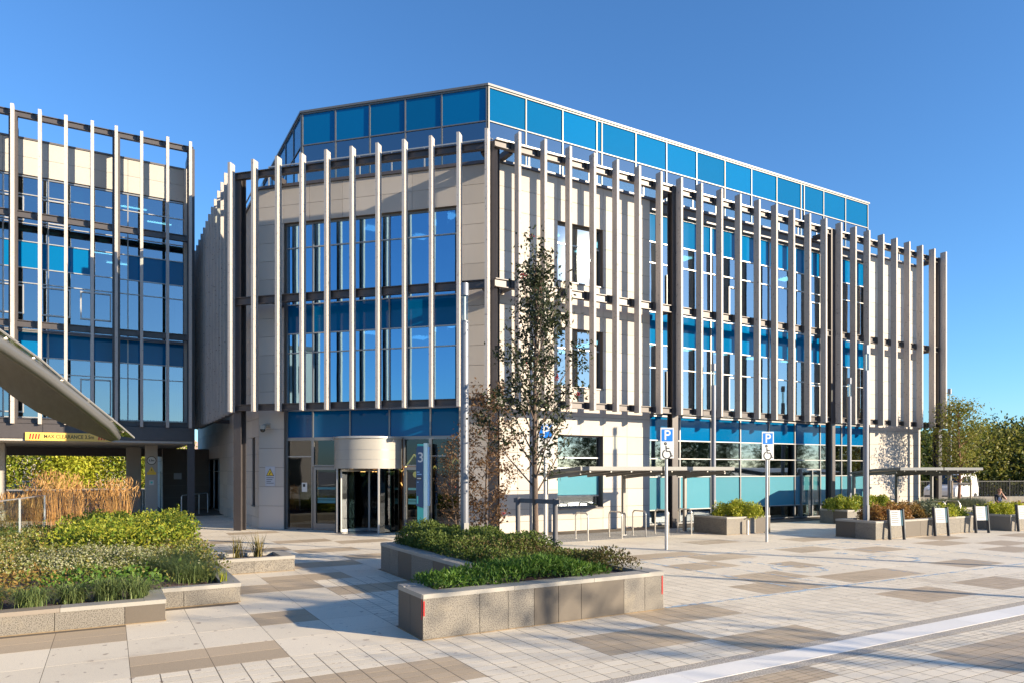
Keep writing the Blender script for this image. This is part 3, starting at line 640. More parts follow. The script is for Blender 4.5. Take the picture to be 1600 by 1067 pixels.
for zz in (4.46, 7.1): rings.append([(2.5+i*.025, 36.75+.05*math.sin(i*1.7), zz) for i in range(n)] + [(2.5+i*.025, 36.77+.05*math.sin(i*1.7), zz) for i in range(n-1, -1, -1)])
m.loft(rings).build('curtain', MT['curtain'], WG)
for k in range(5, 10):
    for z0, z1 in ((4.6, 7.1), (8.6, 10.9), (12.9, 14.8)):
        if (k*7+int(z0)) % 3 == 0: fpiece('roller_blind', FW, ws[k]+.08, ws[k+1]-.08, -.35, -.365, z1-random.uniform(.4, 1.5), z1-.05, MT['inceil'], WG)
wf = screen(FW, [x+12 for x in (3.2, 2.26, 1.22, .24, -.66, -1.62, -2.54, -3.48, -4.45, -5.4, -6.35, -7.3)], 1.3, 4.2, 17.3, [(8.22, 8.5), (12.78, 13.06), (16.95, 17.2), (4.24, 4.46)], 2, 15.35, WG, th=.12)
for a in (15.25, 12.24, 8.52): hcol('column', FW, a, .86, 0 if a > 15 else 4.23, 17.1, wf, .30)
for a in (15.2, 12.24, 8.52): MB().fbox(FW, a-.08, a+.08, .7, -.3, 16.5, 16.9).build('outrigger', MT['steel'], wf)
# underpass pillars, walls and rails
p1 = thing('pillar', (1.78, 38.7, 0), 'pale concrete pillar with round height limit sign under the wing', 'pillar')
MB().box(1.5, 2.04, 38.5, 39.05, 0, 3.495).build('shaft', MT['conc'], p1, bevel=.02)
FP = Fr(1.5, 38.5, 1, 0)
def disc(F, a, z, r, d, mat, parent, name, r0=0):
    m = MB(); P = [F.p(a+r*math.cos(t), d, z+r*math.sin(t)) for t in np.linspace(0, 2*math.pi, 25)[:-1]]; m.loft([P, [p+F.n*.004 for p in P]]); m.build(name, mat, parent)
disc(FP, .27, 2.75, .21, .004, MT['black'], p1, 'sign_ring'); disc(FP, .27, 2.75, .18, .010, MT['signw'], p1, 'sign_face')
text_mesh('lettering', '3.5m', .13, FP, .27, .016, 2.75, MT['black'], p1)
fpiece('caution_plate', FP, .07, .47, .006, .001, 2.05, 2.18, MT['yellow'], p1); tri(FP, .27, 2.19, .30, .006, MT['yellow'], p1)
fpiece('caution_mark', FP, .258, .282, .014, .010, 2.24, 2.34, MT['black'], p1)
fpiece('small_plate', FP, .17, .37, .006, .001, 1.55, 1.78, MT['signw'], p1); fpiece('plate_print', FP, .22, .32, .009, .0065, 1.62, 1.72, MT['teal'], p1)
p2 = tag(MB().box(.75, 1.45, 42.2, 42.9, 0, 3.495).build('pillar', MT['conc'], bevel=.02), 'plain square concrete pillar deeper inside the underpass', 'pillar')
tag(MB().box(-4.6, -4.1, 38.6, 39.1, 0, 3.495).build('pillar', MT['conc'], bevel=.02), 'dark pillar at the left edge of the underpass', 'pillar')
FA = Fr(2.6, 44, 1, 0)
al = thing('alcove_block', (4, 45, 0), 'brown panelled wall block in the shade beyond the underpass pillar', 'wall')
o = MB().fbox(FA, 0, 2.4, -.03, -5, 0, 3.49).build('core', MT['joint'], al)
for i in range(2):
    for k in range(5): fpiece('stone_panel', FA, i*1.2+.01, i*1.2+1.19, 0, -.028, k*.7+.01, k*.7+.69, MT['gd'], o)
FA2 = Fr(2.6, 49, 0, -1)
for i in range(4):
    for k in range(5): fpiece('stone_panel', FA2, i*1.25+.01, i*1.25+1.24, .03, .002, k*.7+.01, k*.7+.69, MT['stone'], o)
MB().fbox(FA2, 3.1, 3.9, .05, .031, 0, 2.2).build('door', MT['dkgrey'], o)
fpiece('plaque', FA, .55, .95, .02, .001, 1.75, 2.1, MT['alu'], o)
curtain(FT, [2.0, 4.1, 6.2, 8.3, 10.5], [.05, 2.2, 2.9], -.25, lambda k, i: 'glass_r', B, name='side_entrance')
hr = thing('handrail', (3.6, 37, 0), 'stainless ramp handrail beside the side entrance', 'handrail')
MB().tube([(3.0, 37.2, 0), (3.0, 37.2, 1.0), (3.05, 37.2, 1.05), (4.5, 40.6, 1.05), (4.55, 40.6, 1.0), (4.55, 40.6, 0)], .03, 8).build('rail', MT['galv'], hr, smooth=True)
for t in (.33, .66): MB().tube([(3.05+1.45*t, 37.2+3.4*t, 0), (3.05+1.45*t, 37.2+3.4*t, 1.05)], .022, 8).build('post', MT['galv'], hr)
# clearance sign
cs = thing('clearance_sign', (-1.3, 35.1, 3.5), 'yellow height clearance board with red chevrons on the dark fascia', 'sign')
FS = Fr(-3.05, 35.225, 1, 0)
MB().fbox(FS, 0, 3.1, .09, .02, 3.52, 3.86).build('board', M('board_yellow', (.74, .47, .10), .5), cs)
text_mesh('lettering', 'MAX CLEARANCE 3.5m', .22, FS, 1.55, .092, 3.69, M('letter_brown', (.06, .04, .02), .6), cs, sx=.80)
for a0 in (.13, 2.60):
    for k in range(4):
        m = MB(); a = a0+k*.1; P = [(a, 3.58), (a+.05, 3.58), (a+.085, 3.80), (a+.035, 3.80)]
        m.loft([[FS.p(x, .091, z) for x, z in P], [FS.p(x, .095, z) for x, z in P]]); m.build('chevron', MT['red'], cs)

# ------------------------------------------------------------------ leaf shaped canopy on the left
cn = thing('leaf_canopy', (-3.2, 10.6, 0), 'leaf shaped metal canopy with glass edge strip reaching in from the left', 'canopy')
near = [(.13, 17.25, 2.98), (-.04, 16.42, 3.19), (-.42, 15.25, 3.47), (-.90, 14.03, 3.82), (-1.14, 13.25, 3.96), (-1.37, 12.34, 4.07), (-1.75, 10.8, 4.2), (-2.3, 9.2, 4.28), (-3.2, 7.8, 4.3), (-4.6, 6.9, 4.3)]
far = [(.03, 17.42, 2.96), (-.26, 17.24, 3.05), (-.76, 16.83, 3.24), (-1.24, 16.31, 3.45), (-1.57, 15.8, 3.69), (-1.72, 15.54, 3.83), (-2.5, 14.6, 4.0), (-3.4, 13.4, 4.15), (-4.6, 11.8, 4.25), (-6.2, 10.2, 4.3)]
rings = []
for a, b in zip(near, far):
    a = Vector(a); b = Vector(b); w = (b-a).length
    top = [a.lerp(b, t)+Vector((0, 0, .05+.10*math.sin(math.pi*t)*min(1, w))) for t in np.linspace(0, 1, 9)]
    bot = [a.lerp(b, t)+Vector((0, 0, -.05*math.sin(math.pi*t)*min(1, w)-.03)) for t in np.linspace(1, 0, 9)]
    rings.append(bot[::-1][::-1]+[]+[] if False else top+bot)
MB().loft(rings).build('shell', MT['canu'], cn, smooth=True)
MB().tube([Vector(p)+Vector((0, 0, .02)) for p in [far[1], far[0]]+near], [.05]+[.075]*2+[.10]*9, 10).build('edge_roll', MT['alu'], cn, smooth=True)
ge = [(.46, 17.4, 2.99), (.21, 16.74, 3.19), (-.43, 15.03, 3.65), (-.96, 13.49, 4.05), (-1.33, 11.97, 4.23), (-1.75, 10.3, 4.36), (-2.5, 8.6, 4.44)]
gi = [(.22, 17.3, 3.02), (.03, 16.5, 3.24), (-.5, 15.05, 3.62), (-1.04, 13.6, 3.97), (-1.42, 12.1, 4.14), (-1.85, 10.5, 4.28), (-2.6, 8.8, 4.36)]
def dens(P, n=6):
    P = [Vector(p) for p in P]; return [P[i].lerp(P[i+1], k/n) for i in range(len(P)-1) for k in range(n)] + [P[-1]]
ged, gid = dens(ge), dens(gi)
MB().loft([[g, g+Vector((0, 0, .02)), i+Vector((0, 0, .02)), i] for g, i in zip(ged, gid)]).build('glass_strip', glassm('canopy_glass', (.42, .46, .46), (.9, .95, 1), .34, 1.2, .08), cn)
MB().tube([p+Vector((0, 0, .01)) for p in ged], .018, 6).build('glass_edge', MT['alul'], cn)
MB().tube([p+Vector((0, 0, .03)) for p in gid], .03, 6).build('glass_channel', MT['dkgrey'], cn)
for k in range(3, len(ged)-2, 4):
    c = ged[k].lerp(gid[k], .5); n_ = min(near, key=lambda q: (Vector(q)-c).length)
    MB().bar(c, Vector(n_)+Vector((0, 0, .08)), .035).ball(c+Vector((0, 0, .03)), .05, 8, 5).build('glass_clamp', MT['stain'], cn)
for p in ((-3.6, 10.3), (-5.2, 9.6)): MB().tube([(p[0], p[1], 0), (p[0], p[1], 4.25)], .11, 12).build('support_post', MT['lampm'], cn, smooth=True)

# ------------------------------------------------------------------ plain blocks added out of frame for the glass to mirror
def simple_block(name, label, x0, x1, y0, y1, H, mat, side):
    o = thing(name, ((x0+x1)/2, (y0+y1)/2, 0), label, 'building'); MB().box(x0, x1, y0, y1, 0, H).build('wall', MT[mat], o)
    F, ln = side; k = 0; a = 1.2
    while a+1.8 < ln:
        z = 1.0
        while z+2.3 < H:
            w = MB().fbox(F, a, a+1.8, .05, .002, z, z+2.2).build('window', MT['darkalu'], o); fpiece('pane', F, a+.08, a+1.72, .06, .051, z+.08, z+2.12, MT['vglass'], w); z += 3.6
        a += 3.2
    MB().box(x0-.1, x1+.1, y0-.1, y1+.1, H+.003, H+.3).build('roof', MT['darkalu'], o)
simple_block('unseen_opposite_block', 'unseen pale block added across the plaza for the facade to mirror', -20, 33.4, -44, -26, 7.0, 'brick', (Fr(33.4, -26, -1, 0), 53))
simple_block('unseen_neighbour_block', 'unseen pale stone block added at left for the entrance glass to mirror', -34, -22, 19.3, 34, 11.5, 'stone', (Fr(-22, 19.3, 0, 1), 14))
# ------------------------------------------------------------------ planters
def planter(name, label, poly_boxes, H, faces, loc, soil=.07):
    """poly_boxes: list of (x0,x1,y0,y1) soil areas; faces: list of (Frame, [(length, dark)], start) blocks with coping"""
    o = thing(name, loc, label, 'planter')
    m = MB()
    for b in poly_boxes: m.box(b[0]+.04, b[1]-.04, b[2]+.04, b[3]-.04, 0, H-soil)
    m.build('soil', MT['soil'], o)
    for F, segs, a, ct in faces:
        for ln, dk in segs:
            fpiece('mortar_bead', F, a+.002, a+ln-.002, .010, -.05, .0005, .014, MT['mortar'], o)
            fpiece('granite_block', F, a+.004, a+ln-.004, 0, -.14, .004, H-.062, MT['gd' if dk else 'gl'], o)
            a += ln
    for fi, (F, segs, a, ct) in enumerate(faces):
        tot = sum(s[0] for s in segs); k = 0; b = a; n = max(1, round(tot/1.3))
        for k in range(n): fpiece('coping_stone', F, b+k*tot/n+.003, b+(k+1)*tot/n-.003, .012, -ct, H-.06, H+.0025*fi, MT['coped' if (k*7+int(a*3)) % 4 == 1 else 'cope'], o)
    return o
nf = Fr(3.64, 8.70, 1, 0); nl = Fr(3.64, 9.62, 0, -1); nb = Fr(5.37, 15.3, 0, -1); nr = Fr(7.91, 8.70, 0, 1); ns = Fr(5.2, 9.62, -1, 0); nt = Fr(7.91, 15.3, -1, 0)
NP = planter('planter', 'large stepped granite planter with dark hedge and staked tree in the foreground', [(3.7, 7.85, 8.76, 9.56), (5.43, 7.85, 9.5, 15.24)], .62,
    [(nf, [(.86, 0), (.46, 0), (.44, 0), (.43, 1), (.42, 1), (.83, 1), (.43, 0), (.40, 0)], 0, .3), (nl, [(.46, 1), (.46, 1)], 0, .3), (nb, [(.55, 0), (.55, 0), (.75, 1), (1.1, 0), (.6, 1), (.6, 1), (.9, 0), (.63, 0)], 0, .3), (nr, [(.9, 0), (1.2, 1), (1.5, 0), (1.5, 0), (1.5, 1)], 0, .3), (ns, [(1.56, 0)], 0, .2), (nt, [(1.27, 0), (1.27, 1)], 0, .3)], (5.8, 10, 0))
fpiece('red_marker', nf, .008, .026, .006, .001, .33, .53, MT['red'], NP); fpiece('red_marker', nf, 4.228, 4.25, .006, .001, .25, .55, MT['red'], NP); fpiece('red_marker', nl, .88, .90, .006, .001, .28, .55, MT['red'], NP)
l1 = Fr(-6, 11.8, 1, 0); l1s = Fr(.73, 11.8, 0, 1); l2 = Fr(.73, 12.83, 1, 0); l2s = Fr(1.96, 12.83, 0, 1); l3 = Fr(1.96, 16.25, 1, 0); l3s = Fr(3.65, 16.25, 0, 1); l3b = Fr(3.65, 17.4, -1, 0); l4 = Fr(2.05, 17.4, 0, 1)
LP = planter('planter', 'long low stepped granite planting bed with mixed perennials on the left', [(-6, .69, 11.86, 12.9), (-6, 1.9, 12.85, 30), (1.8, 3.6, 16.3, 17.35)], .33,
    [(l1, [(1.2, 0), (1.2, 0), (1.1, 1), (1.1, 0), (.72, 0), (.87, 0), (.54, 1)], 0, .28), (l1s, [(1.03, 0)], 0, .28), (l2, [(.34, 0), (.89, 0)], 0, .16), (l2s, [(1.1, 0), (1.1, 0), (1.22, 0)], 0, .28), (l3, [(.81, 0), (.88, 0)], 0, .14), (l3s, [(1.15, 0)], 0, .28), (l3b, [(1.6, 0)], 0, .14), (l4, [(1.3, 0)]*9, 0, .25)], (-1, 14, 0))
def rect_planter(label, x0, x1, y0, y1, H, pat):
    F = [Fr(x0, y0, 1, 0), Fr(x1, y0, 0, 1), Fr(x1, y1, -1, 0), Fr(x0, y1, 0, -1)]; L_ = [x1-x0, y1-y0, x1-x0, y1-y0]
    fs = []
    for k in range(4):
        n = max(1, round(L_[k]/.85)); fs.append((F[k], [(L_[k]/n, pat[(i+k) % len(pat)]) for i in range(n)], 0, .22))
    return planter('planter', label, [(x0, x1, y0, y1)], H, fs, ((x0+x1)/2, (y0+y1)/2, 0), .06)
rect_planter('square granite planter with one round yellow shrub beside the cycle stands', 18.75, 21.0, 17.4, 19.0, .62, (0, 0, 1))
rect_planter('granite planter with glossy yellow green shrubs in front of the blue glazing', 26.7, 31.5, 18.2, 19.5, .60, (0, 1, 1))
rect_planter('long granite planter with orange foliage around the silver lamp post', 21.65, 27.6, 13.75, 15.2, .60, (0, 0, 1, 1, 0))
rect_planter('granite planter with yellow shrubs at the right edge', 29.1, 35, 13.2, 15.0, .60, (0, 0, 1))
rect_planter('far granite planter with grey lavender where the seated person rests', 34.2, 39.2, 18.0, 19.9, .48, (0, 1, 0))

# ------------------------------------------------------------------ vegetation
def mound(n, x0, x1, y0, y1, zb, h, seed=0, rough=.35, edge=.25, s=1.3):
    x = rng.uniform(x0, x1, n); y = rng.uniform(y0, y1, n)
    e = np.minimum(np.minimum(x-x0, x1-x), np.minimum(y-y0, y1-y)); e = np.clip(e/edge, 0, 1)**.5
    top = h*(.72+rough*bumpy(x, y, s, seed))*(.55+.45*e); z = zb + top*np.sqrt(rng.uniform(.12, 1, n)); return np.stack([x, y, z], 1)
def stuff(name, label, cat, P, size, mat, **k): return tag(leaves(name, P, size, L[mat], **k), label, cat, kind='stuff')
stuff('hedge_planting', 'dark green clipped shrubs filling the back of the foreground planter', 'shrubs', np.concatenate([mound(15000, 5.62, 7.75, 11.4, 15.1, .5, .62, 1), mound(7000, 5.62, 6.7, 13.3, 15.15, .5, .72, 3)]), .06, 'hedge')
stuff('low_shrub_planting', 'lower mixed green shrubs in the middle of the foreground planter', 'shrubs', mound(9000, 5.75, 7.75, 9.6, 11.8, .5, .42, 5), .06, 'hedge')
stuff('bronze_planting', 'bronze tinted sprigs along the right of the foreground planter', 'shrubs', np.concatenate([mound(3800, 6.9, 7.75, 9.0, 12.4, .5, .48, 8, .5), mound(900, 5.7, 7.2, 9.7, 12.6, .6, .42, 4, .6)]), .055, 'hedgeb', up=.8)
P = mound(7000, 3.95, 7.0, 8.95, 9.85, .52, .36, 11, .45, .15)
stuff('fern_planting', 'bright green ferny sprigs behind the front coping of the foreground planter', 'shrubs', P, .085, 'fern', aspect=.28, up=1.0)
# left bed
def bed(n):
    x = rng.uniform(-5.9, 1.9, n); y = 11.95+(25.2-11.95)*rng.uniform(0, 1, n)**.8
    k = (y > 12.95) | (x < .6); x, y = x[k], y[k]; jx = x+rng.normal(0, .28, len(x))+.5*bumpy(x, y, 1.6, 3); jy = y+rng.normal(0, .28, len(x))+.6*bumpy(x, y, 1.9, 8)
    sp = np.zeros(len(x), int)                                   # 0 mixed perennials
    sp[(jx < -.75) & (jy < 16.6)] = 1                            # ochre
    sp[((jx+.25)**2/1.9+(jy-15.9)**2/2.6 < 1) | ((jx+3.2)**2/1.6+(jy-16.6)**2/.9 < 1)] = 2   # flowers
    sp[(jx > -.9) & (jx < .55) & (jy < 14.1)] = 3                # green filler
    sp[(jx > -.9) & (jy > 18.3)] = 4                             # laurel
    sp[((jx-1.15)**2/.55+(jy-14.6)**2/1.9 < 1) | ((jx > .75) & (jy < 13.6)) | (y < 12.7)] = 5          # bare mulch
    return x, y, sp
bx, by, bs = bed(52000)
cl = .5+.5*bumpy(bx, by, 4.2, 5); cl2 = .5+.5*bumpy(bx, by, 1.5, 2)
def species(k, h, frac=1., top=False):
    q = (bs == k) & (rng.uniform(size=len(bx)) < frac); hh = h*(.35+.4*cl[q]+.35*cl2[q]); u = rng.uniform(.05, 1, q.sum())**.55
    if top: u = rng.uniform(.82, 1.06, q.sum())
    return np.stack([bx[q], by[q], .26+hh*u], 1)
def jit(P, n, s_): P = np.repeat(P, n, 0); return P+rng.normal(0, s_, P.shape)
stuff('perennial_planting', 'mixed green and ochre perennials across the left planting bed', 'perennials', np.concatenate([species(0, .50), species(2, .38, .55)]), .075, 'mix')
stuff('ochre_planting', 'rusty autumn perennials at the front left of the bed', 'perennials', np.concatenate([species(1, .46, .8), species(0, .50, .18)]), .06, 'ochre')
stuff('green_sprig_planting', 'green sprigs scattered through the rusty and cream drifts of the left bed', 'perennials', np.concatenate([species(1, .5, .3), species(2, .5, .5)]), .07, 'mix')
stuff('flower_planting', 'drift of cream dried flower heads in the left bed', 'flowers', jit(np.concatenate([species(2, .52, .32, True), species(0, .54, .03, True)]), 3, .035), .034, 'flower', aspect=.9)
stuff('green_filler_planting', 'green leafy filler plants behind the sedge row', 'perennials', species(3, .45), .09, 'fern')
stuff('laurel_planting', 'bright yellow green leafy shrubs at the back right of the left bed', 'shrubs', np.concatenate([jit(species(4, .88), 2, .05), mound(3500, -.5, 1.8, 18.8, 24.3, .3, .95, 15, .35, .5)]), .09, 'yelg')
stuff('mulch_sprouts', 'sparse small sprouts in the bark mulch of the left bed', 'perennials', species(5, .16, .10), .05, 'mix')
def clump(name, label, x, y, z, n, h, sp, wd, mat, group=None, droop=.55, r=.08, cat='grass clump'):
    B0 = np.stack([rng.normal(x, r, n), rng.normal(y, r, n), np.full(n, z)], 1)
    return tag(blades(name, B0, h, sp, wd, L[mat], droop=droop), label, cat, group)
pos = ['leftmost', 'second from left', 'third from left', 'fourth from left', 'fifth from left', 'sixth from left', 'rightmost']
for k, x in enumerate((-2.75, -2.15, -1.55, -1.0, -.5, -.02, .36)):
    clump('sedge_clump', 'arching green sedge tuft behind the front coping, '+pos[k]+' of the row', x, 12.3+.12*((k*5) % 3), .27, 430, .66+.22*((k*3) % 4)/3, .50, .012, 'sedge', 'sedge tufts along the front of the left bed', .80, .06)
for k, (x, y, lab) in enumerate(((1.35, 13.9, 'nearest the bed corner'), (1.2, 14.7, 'second from the bed corner'), (1.45, 15.5, 'third from the bed corner'), (1.3, 16.4, 'farthest from the bed corner'), (.75, 15.3, 'set back from the bed edge'))):
    clump('fine_grass_clump', 'soft fine green grass mound in the left bed, '+lab, x, y, .27, 900, .62, .62, .007, 'sedge', 'fine grass mounds in the left bed', .6, .16)
clump('flax_plant', 'small yellow spiky plant in bark mulch at the bed corner', 1.72, 13.15, .27, 26, .34, .14, .018, 'yel', None, .1, .03, 'plant')
clump('flax_plant', 'bronze spiky flax in the small block planter, left of two', 2.52, 16.85, .27, 40, .58, .26, .022, 'flax', None, .12, .04, 'plant')
clump('flax_plant', 'bronze spiky flax in the small block planter, right of two', 2.98, 16.9, .27, 44, .60, .30, .022, 'flax', None, .12, .04, 'plant')
k = 0
for x, y, h in ((-5.6, 27.5, 1.35), (-4.4, 27.3, 1.4), (-3.3, 28.1, 1.4), (-2.7, 27.2, 1.45), (-2.1, 28, 1.75), (-1.65, 27.2, 2.0), (-1.3, 28.1, 2.1), (-.9, 27.3, 1.7), (-.35, 28, 1.4), (.0, 27.2, 1.85), (.4, 27.7, 2.0), (-3.0, 25.5, 1.2)):
    n = 85; B0 = np.stack([rng.normal(x, .13, n), rng.normal(y, .13, n), np.full(n, .27)], 1)
    hh = h*random.uniform(.84, 1.08); V1, Q1 = blades_geo(B0, hh, .62, .011, .12, 4)
    az = rng.uniform(0, 6.28, 150); rr = .55*rng.uniform(0, 1, 150)**.7; PP = np.stack([x+rr*np.cos(az), y+rr*np.sin(az), .27+hh*.88*rng.uniform(.72, 1.05, 150)-.25*rr], 1)
    V2, Q2 = leaf_geo(PP[:120], .22, .15, 2.5); tag(np_obj('reed_grass', np.concatenate([V1, V2]), np.concatenate([Q1, Q2+len(V1)]), L['reed']), 'upright golden feather reed grass clump at the back of the left bed', 'grass clump', 'golden reed grass clumps'); k += 1
# right planters
def shrub(name, label, x, y, z, r, h, n, size, mat, group=None):
    v = unit(rng.normal(size=(n, 3))); v[:, 2] = np.abs(v[:, 2]); rad = rng.uniform(.55, 1, n)**.6*(1+.22*np.sin(v[:, 0]*6+x)*np.cos(v[:, 1]*7+y))
    o = thing(name, (x, y, z), label, 'shrub', group)
    leaves('foliage', np.stack([x+v[:, 0]*rad*r, y+v[:, 1]*rad*r, z+.03+v[:, 2]*rad*h], 1), size, L[mat], o)
    m = MB()
    for a in range(5): m.tube([(x, y, z-.05), (x+r*.5*math.cos(a*1.3), y+r*.5*math.sin(a*1.3), z+h*.6)], [.02, .008], 5)
    m.build('stem', MT['bark'], o)
shrub('round_shrub', 'round yellow green shrub in the square granite planter', 20.1, 18.1, .55, .95, .55, 5200, .085, 'yel')
for k, (x, lab) in enumerate(((27.3, 'left'), (28.6, 'middle'), (29.9, 'right'))): shrub('glossy_shrub', 'glossy yellow green shrub before the blue glazing, '+lab+' of three', x, 18.9, .55, .72, .55, 2600, .10, 'yelg', 'glossy shrubs in the glazing planter')
for x, y, mt, lab, h in ((22.9, 14.5, 'orng', 'rusty orange shrub just right of the lamp post', .5), (23.9, 14.5, 'orng', 'orange shrub between the first two notice stands', .55), (24.9, 14.6, 'ochre', 'brown tinted shrub behind the second notice stand', .55), (25.7, 14.4, 'lav', 'grey green shrub near the middle of the long planter', .62), (26.4, 14.4, 'yel', 'yellow shrub toward the right end of the long planter', .45), (27.1, 14.4, 'yelg', 'green yellow shrub at the right end of the long planter', .42)):
    shrub('planter_shrub', lab, x, y, .54, .62, h, 2400, .08, mt, 'shrubs in the long right planter')
for x, mt, lab in ((29.9, 'yel', 'yellow shrub at the left end of the right edge planter'), (31.1, 'yel', 'yellow shrub second in the right edge planter'), (32.4, 'orng', 'rusty shrub in the right edge planter')):
    shrub('planter_shrub', lab, x, 14.1, .54, .7, .40, 2400, .09, mt, 'shrubs in the right edge planter')
for x, lab in ((35.2, 'left'), (36.6, 'middle'), (37.7, 'right')): clump('lavender', 'grey green lavender mound in the far planter, '+lab+' of three', x, 18.9, .42, 1500, .75, .85, .016, 'lav', 'lavender mounds', .5, .3, 'shrub')

def tree(name, label, x, y, z, H, trunk_r, crown0, prof, nb, nleaf, size, lm, bm_, group=None, up=.2, spread=.13, aspect=.5, bare=.35, berries=0, lean=(0, 0), droop=0., rv=(.6, 1.12), rise=.12, clump=0):
    """prof(t) = crown radius at relative height t; leaves cluster along branch ends so gaps stay open"""
    o = thing(name, (x, y, z), label, 'tree', group); m = MB()
    path = [Vector((x+lean[0]*t+.03*math.sin(t*7+x), y+lean[1]*t+.03*math.cos(t*6+y), z-.1+(H*.96+.1)*t)) for t in np.linspace(0, 1, 9)]
    m.tube(path, [trunk_r*(1-.88*t) for t in np.linspace(0, 1, 9)], 9); m.build('trunk', MT[bm_], o, smooth=True)
    b = MB(); pts = []
    for k in range(nb):
        t = crown0 + (1-crown0)*((k+.5)/nb)**.9; tt = (t-crown0)/(1-crown0); r = prof(tt)*random.uniform(*rv); a = k*2.399+random.uniform(-.4, .4)
        p0 = path[0].lerp(path[-1], max(0, t-.10-.04*r)); i = min(8, int(t*8)); base = path[max(0, i-1)]
        p0 = Vector((base.x, base.y, z+H*max(.05, t-rise))); p2 = Vector((p0.x+r*math.cos(a), p0.y+r*math.sin(a), z+H*t+random.uniform(0, .08)*H*.5-droop*r)); p1 = p0.lerp(p2, .5)+Vector((0, 0, -.06*r))
        b.tube([p0, p1, p2], [max(.006, trunk_r*.30*(1-tt*.6)), max(.004, trunk_r*.17), .003], 5)
        pts.append((p0, p1, p2))
    b.build('limbs', MT[bm_], o)
    per = nleaf//max(1, nb); A = []
    for p0, p1, p2 in pts:
        q = (rng.choice(rng.uniform(bare, 1.05, clump), per)+rng.normal(0, .02, per))[:, None] if clump else rng.uniform(bare, 1.05, per)[:, None]; P0, P1, P2 = (np.array(p) for p in (p0, p1, p2))
        c = (1-q)**2*P0+2*q*(1-q)*P1+q*q*P2; A.append(c+rng.normal(size=(per, 3))*spread*np.array([1, 1, .8]))
    leaves('crown', np.concatenate(A), size, L[lm], o, aspect, up)
    if berries:
        mbb = MB()
        for k in range(berries):
            p = random.choice(pts)[2]
            for j in range(6): mbb.ball((p.x+random.gauss(0, .04), p.y+random.gauss(0, .04), p.z+random.gauss(-.05, .03)), .016, 6, 4)
        mbb.build('berries', MT['berry'], o)
    return o
tree('rowan_tree', 'tall slender dark leaved staked tree in the foreground planter', 7.5, 12.05, .55, 6.3, .07, .38, lambda t: float(np.interp(t, [0, .15, .4, .7, .9, 1], [.85, 1.0, .85, .62, .36, .1])), 34, 5400, .095, 'rowan', 'bark', spread=.12, berries=9, aspect=.5, bare=.3, rv=(.55, 1.35), rise=.2, clump=6)
tree('rowan_shrub', 'brown leaved multi stemmed small tree beside the silver lamp post', 7.75, 14.8, .55, 3.8, .035, .12, lambda t: .25+.6*math.sin(math.pi*min(1, t*.8+.15)), 44, 4000, .08, 'rust', 'bark', spread=.085, clump=5, berries=4, lean=(.25, 0))
tree('rowan_shrub', 'sparse rusty sapling in front of the lobby glass', 7.15, 15.05, .55, 2.5, .03, .15, lambda t: .15+.35*math.sin(math.pi*min(1, t*.8+.15)), 30, 1500, .065, 'rust', 'bark', spread=.07, lean=(-.1, .1))
sk = thing('tree_stake', (7.5, 12.0, .5), 'dark timber double stake with crossbar holding the slender tree', 'tree stake')
for p in ((7.36, 12.5), (7.66, 11.55)): MB().tube([(p[0], p[1], .45), (p[0], p[1], 1.72)], .05, 10).build('post', MT['stake'], sk, smooth=True)
MB().bar((7.34, 12.62, 1.66), (7.68, 11.42, 1.66), .035, .09).build('crossbar', MT['stake'], sk)
MB().tube([(7.47, 12.1, 1.66), (7.58, 12.08, 1.68), (7.56, 11.98, 1.66)], .02, 6).build('tie', MT['black'], sk)
tree('young_tree', 'young yellow green tree with reddish trunk beside the far planter', 37.2, 19.2, .1, 5.7, .085, .36, lambda t: .35+1.05*math.sin(math.pi*min(1, t*.85+.12)), 44, 5200, .13, 'treey', 'barkr', spread=.2)
sk = thing('tree_stake', (37.2, 19.2, 0), 'pale timber stakes either side of the young yellow green tree', 'tree stake')
for dx, dy in ((-.45, .1), (.5, -.3)): MB().tube([(37.2+dx, 19.2+dy, 0), (37.2+dx, 19.2+dy, 1.75)], .045, 8).build('post', M('pale_stake', (.42, .33, .24), .8), sk)
MB().bar((36.7, 19.3, 1.6), (37.75, 18.88, 1.6), .03, .08).build('crossbar', MT['stake'], sk)
def blob(nb, H, R_):
    return lambda t: R_*(.35+.75*math.sin(math.pi*min(1, t*.82+.14)))
bgt = [(52, 33, 7.5, 3.2, 'treed'), (57.5, 31.5, 8., 3.4, 'tree'), (62, 29.5, 8.6, 3.6, 'treey'), (66, 26.5, 9., 3.8, 'tree'), (71, 24, 10.5, 4.2, 'treed'), (60, 35.5, 8.5, 3.6, 'treed'), (68, 31, 9.5, 4., 'treed'), (76, 28, 10.5, 4.4, 'tree'), (54, 38, 8.5, 3.5, 'treed'), (80, 22, 12, 4.8, 'treed'), (49, 42, 9, 3.6, 'tree'), (72, 19.5, 10, 4, 'tree'), (48.5, 36, 6.5, 2.8, 'treed')]
names = ['low dark tree beside the far stone wall end', 'mid green tree behind the white van', 'golden green tree at the middle of the far tree belt', 'green tree behind the seated person', 'tall dark tree near the right edge', 'dark tree behind the golden one', 'dark tree deep in the belt behind the person', 'pale tall tree deep at the right', 'dark tree far behind the van', 'tallest dark tree at the right edge', 'green tree far behind the stone wall end', 'green tree at the extreme right', 'small dark tree just beyond the white van']
for (x, y, H, r, mt), lab in zip(bgt, names):
    tree('background_tree', lab, x, y, -.05, H*(.9 if x > 70 else .66), .16, .14, blob(0, H, r), 46, 7000, .30, mt, 'bark', 'trees along the far boundary', spread=.62, bare=.15)
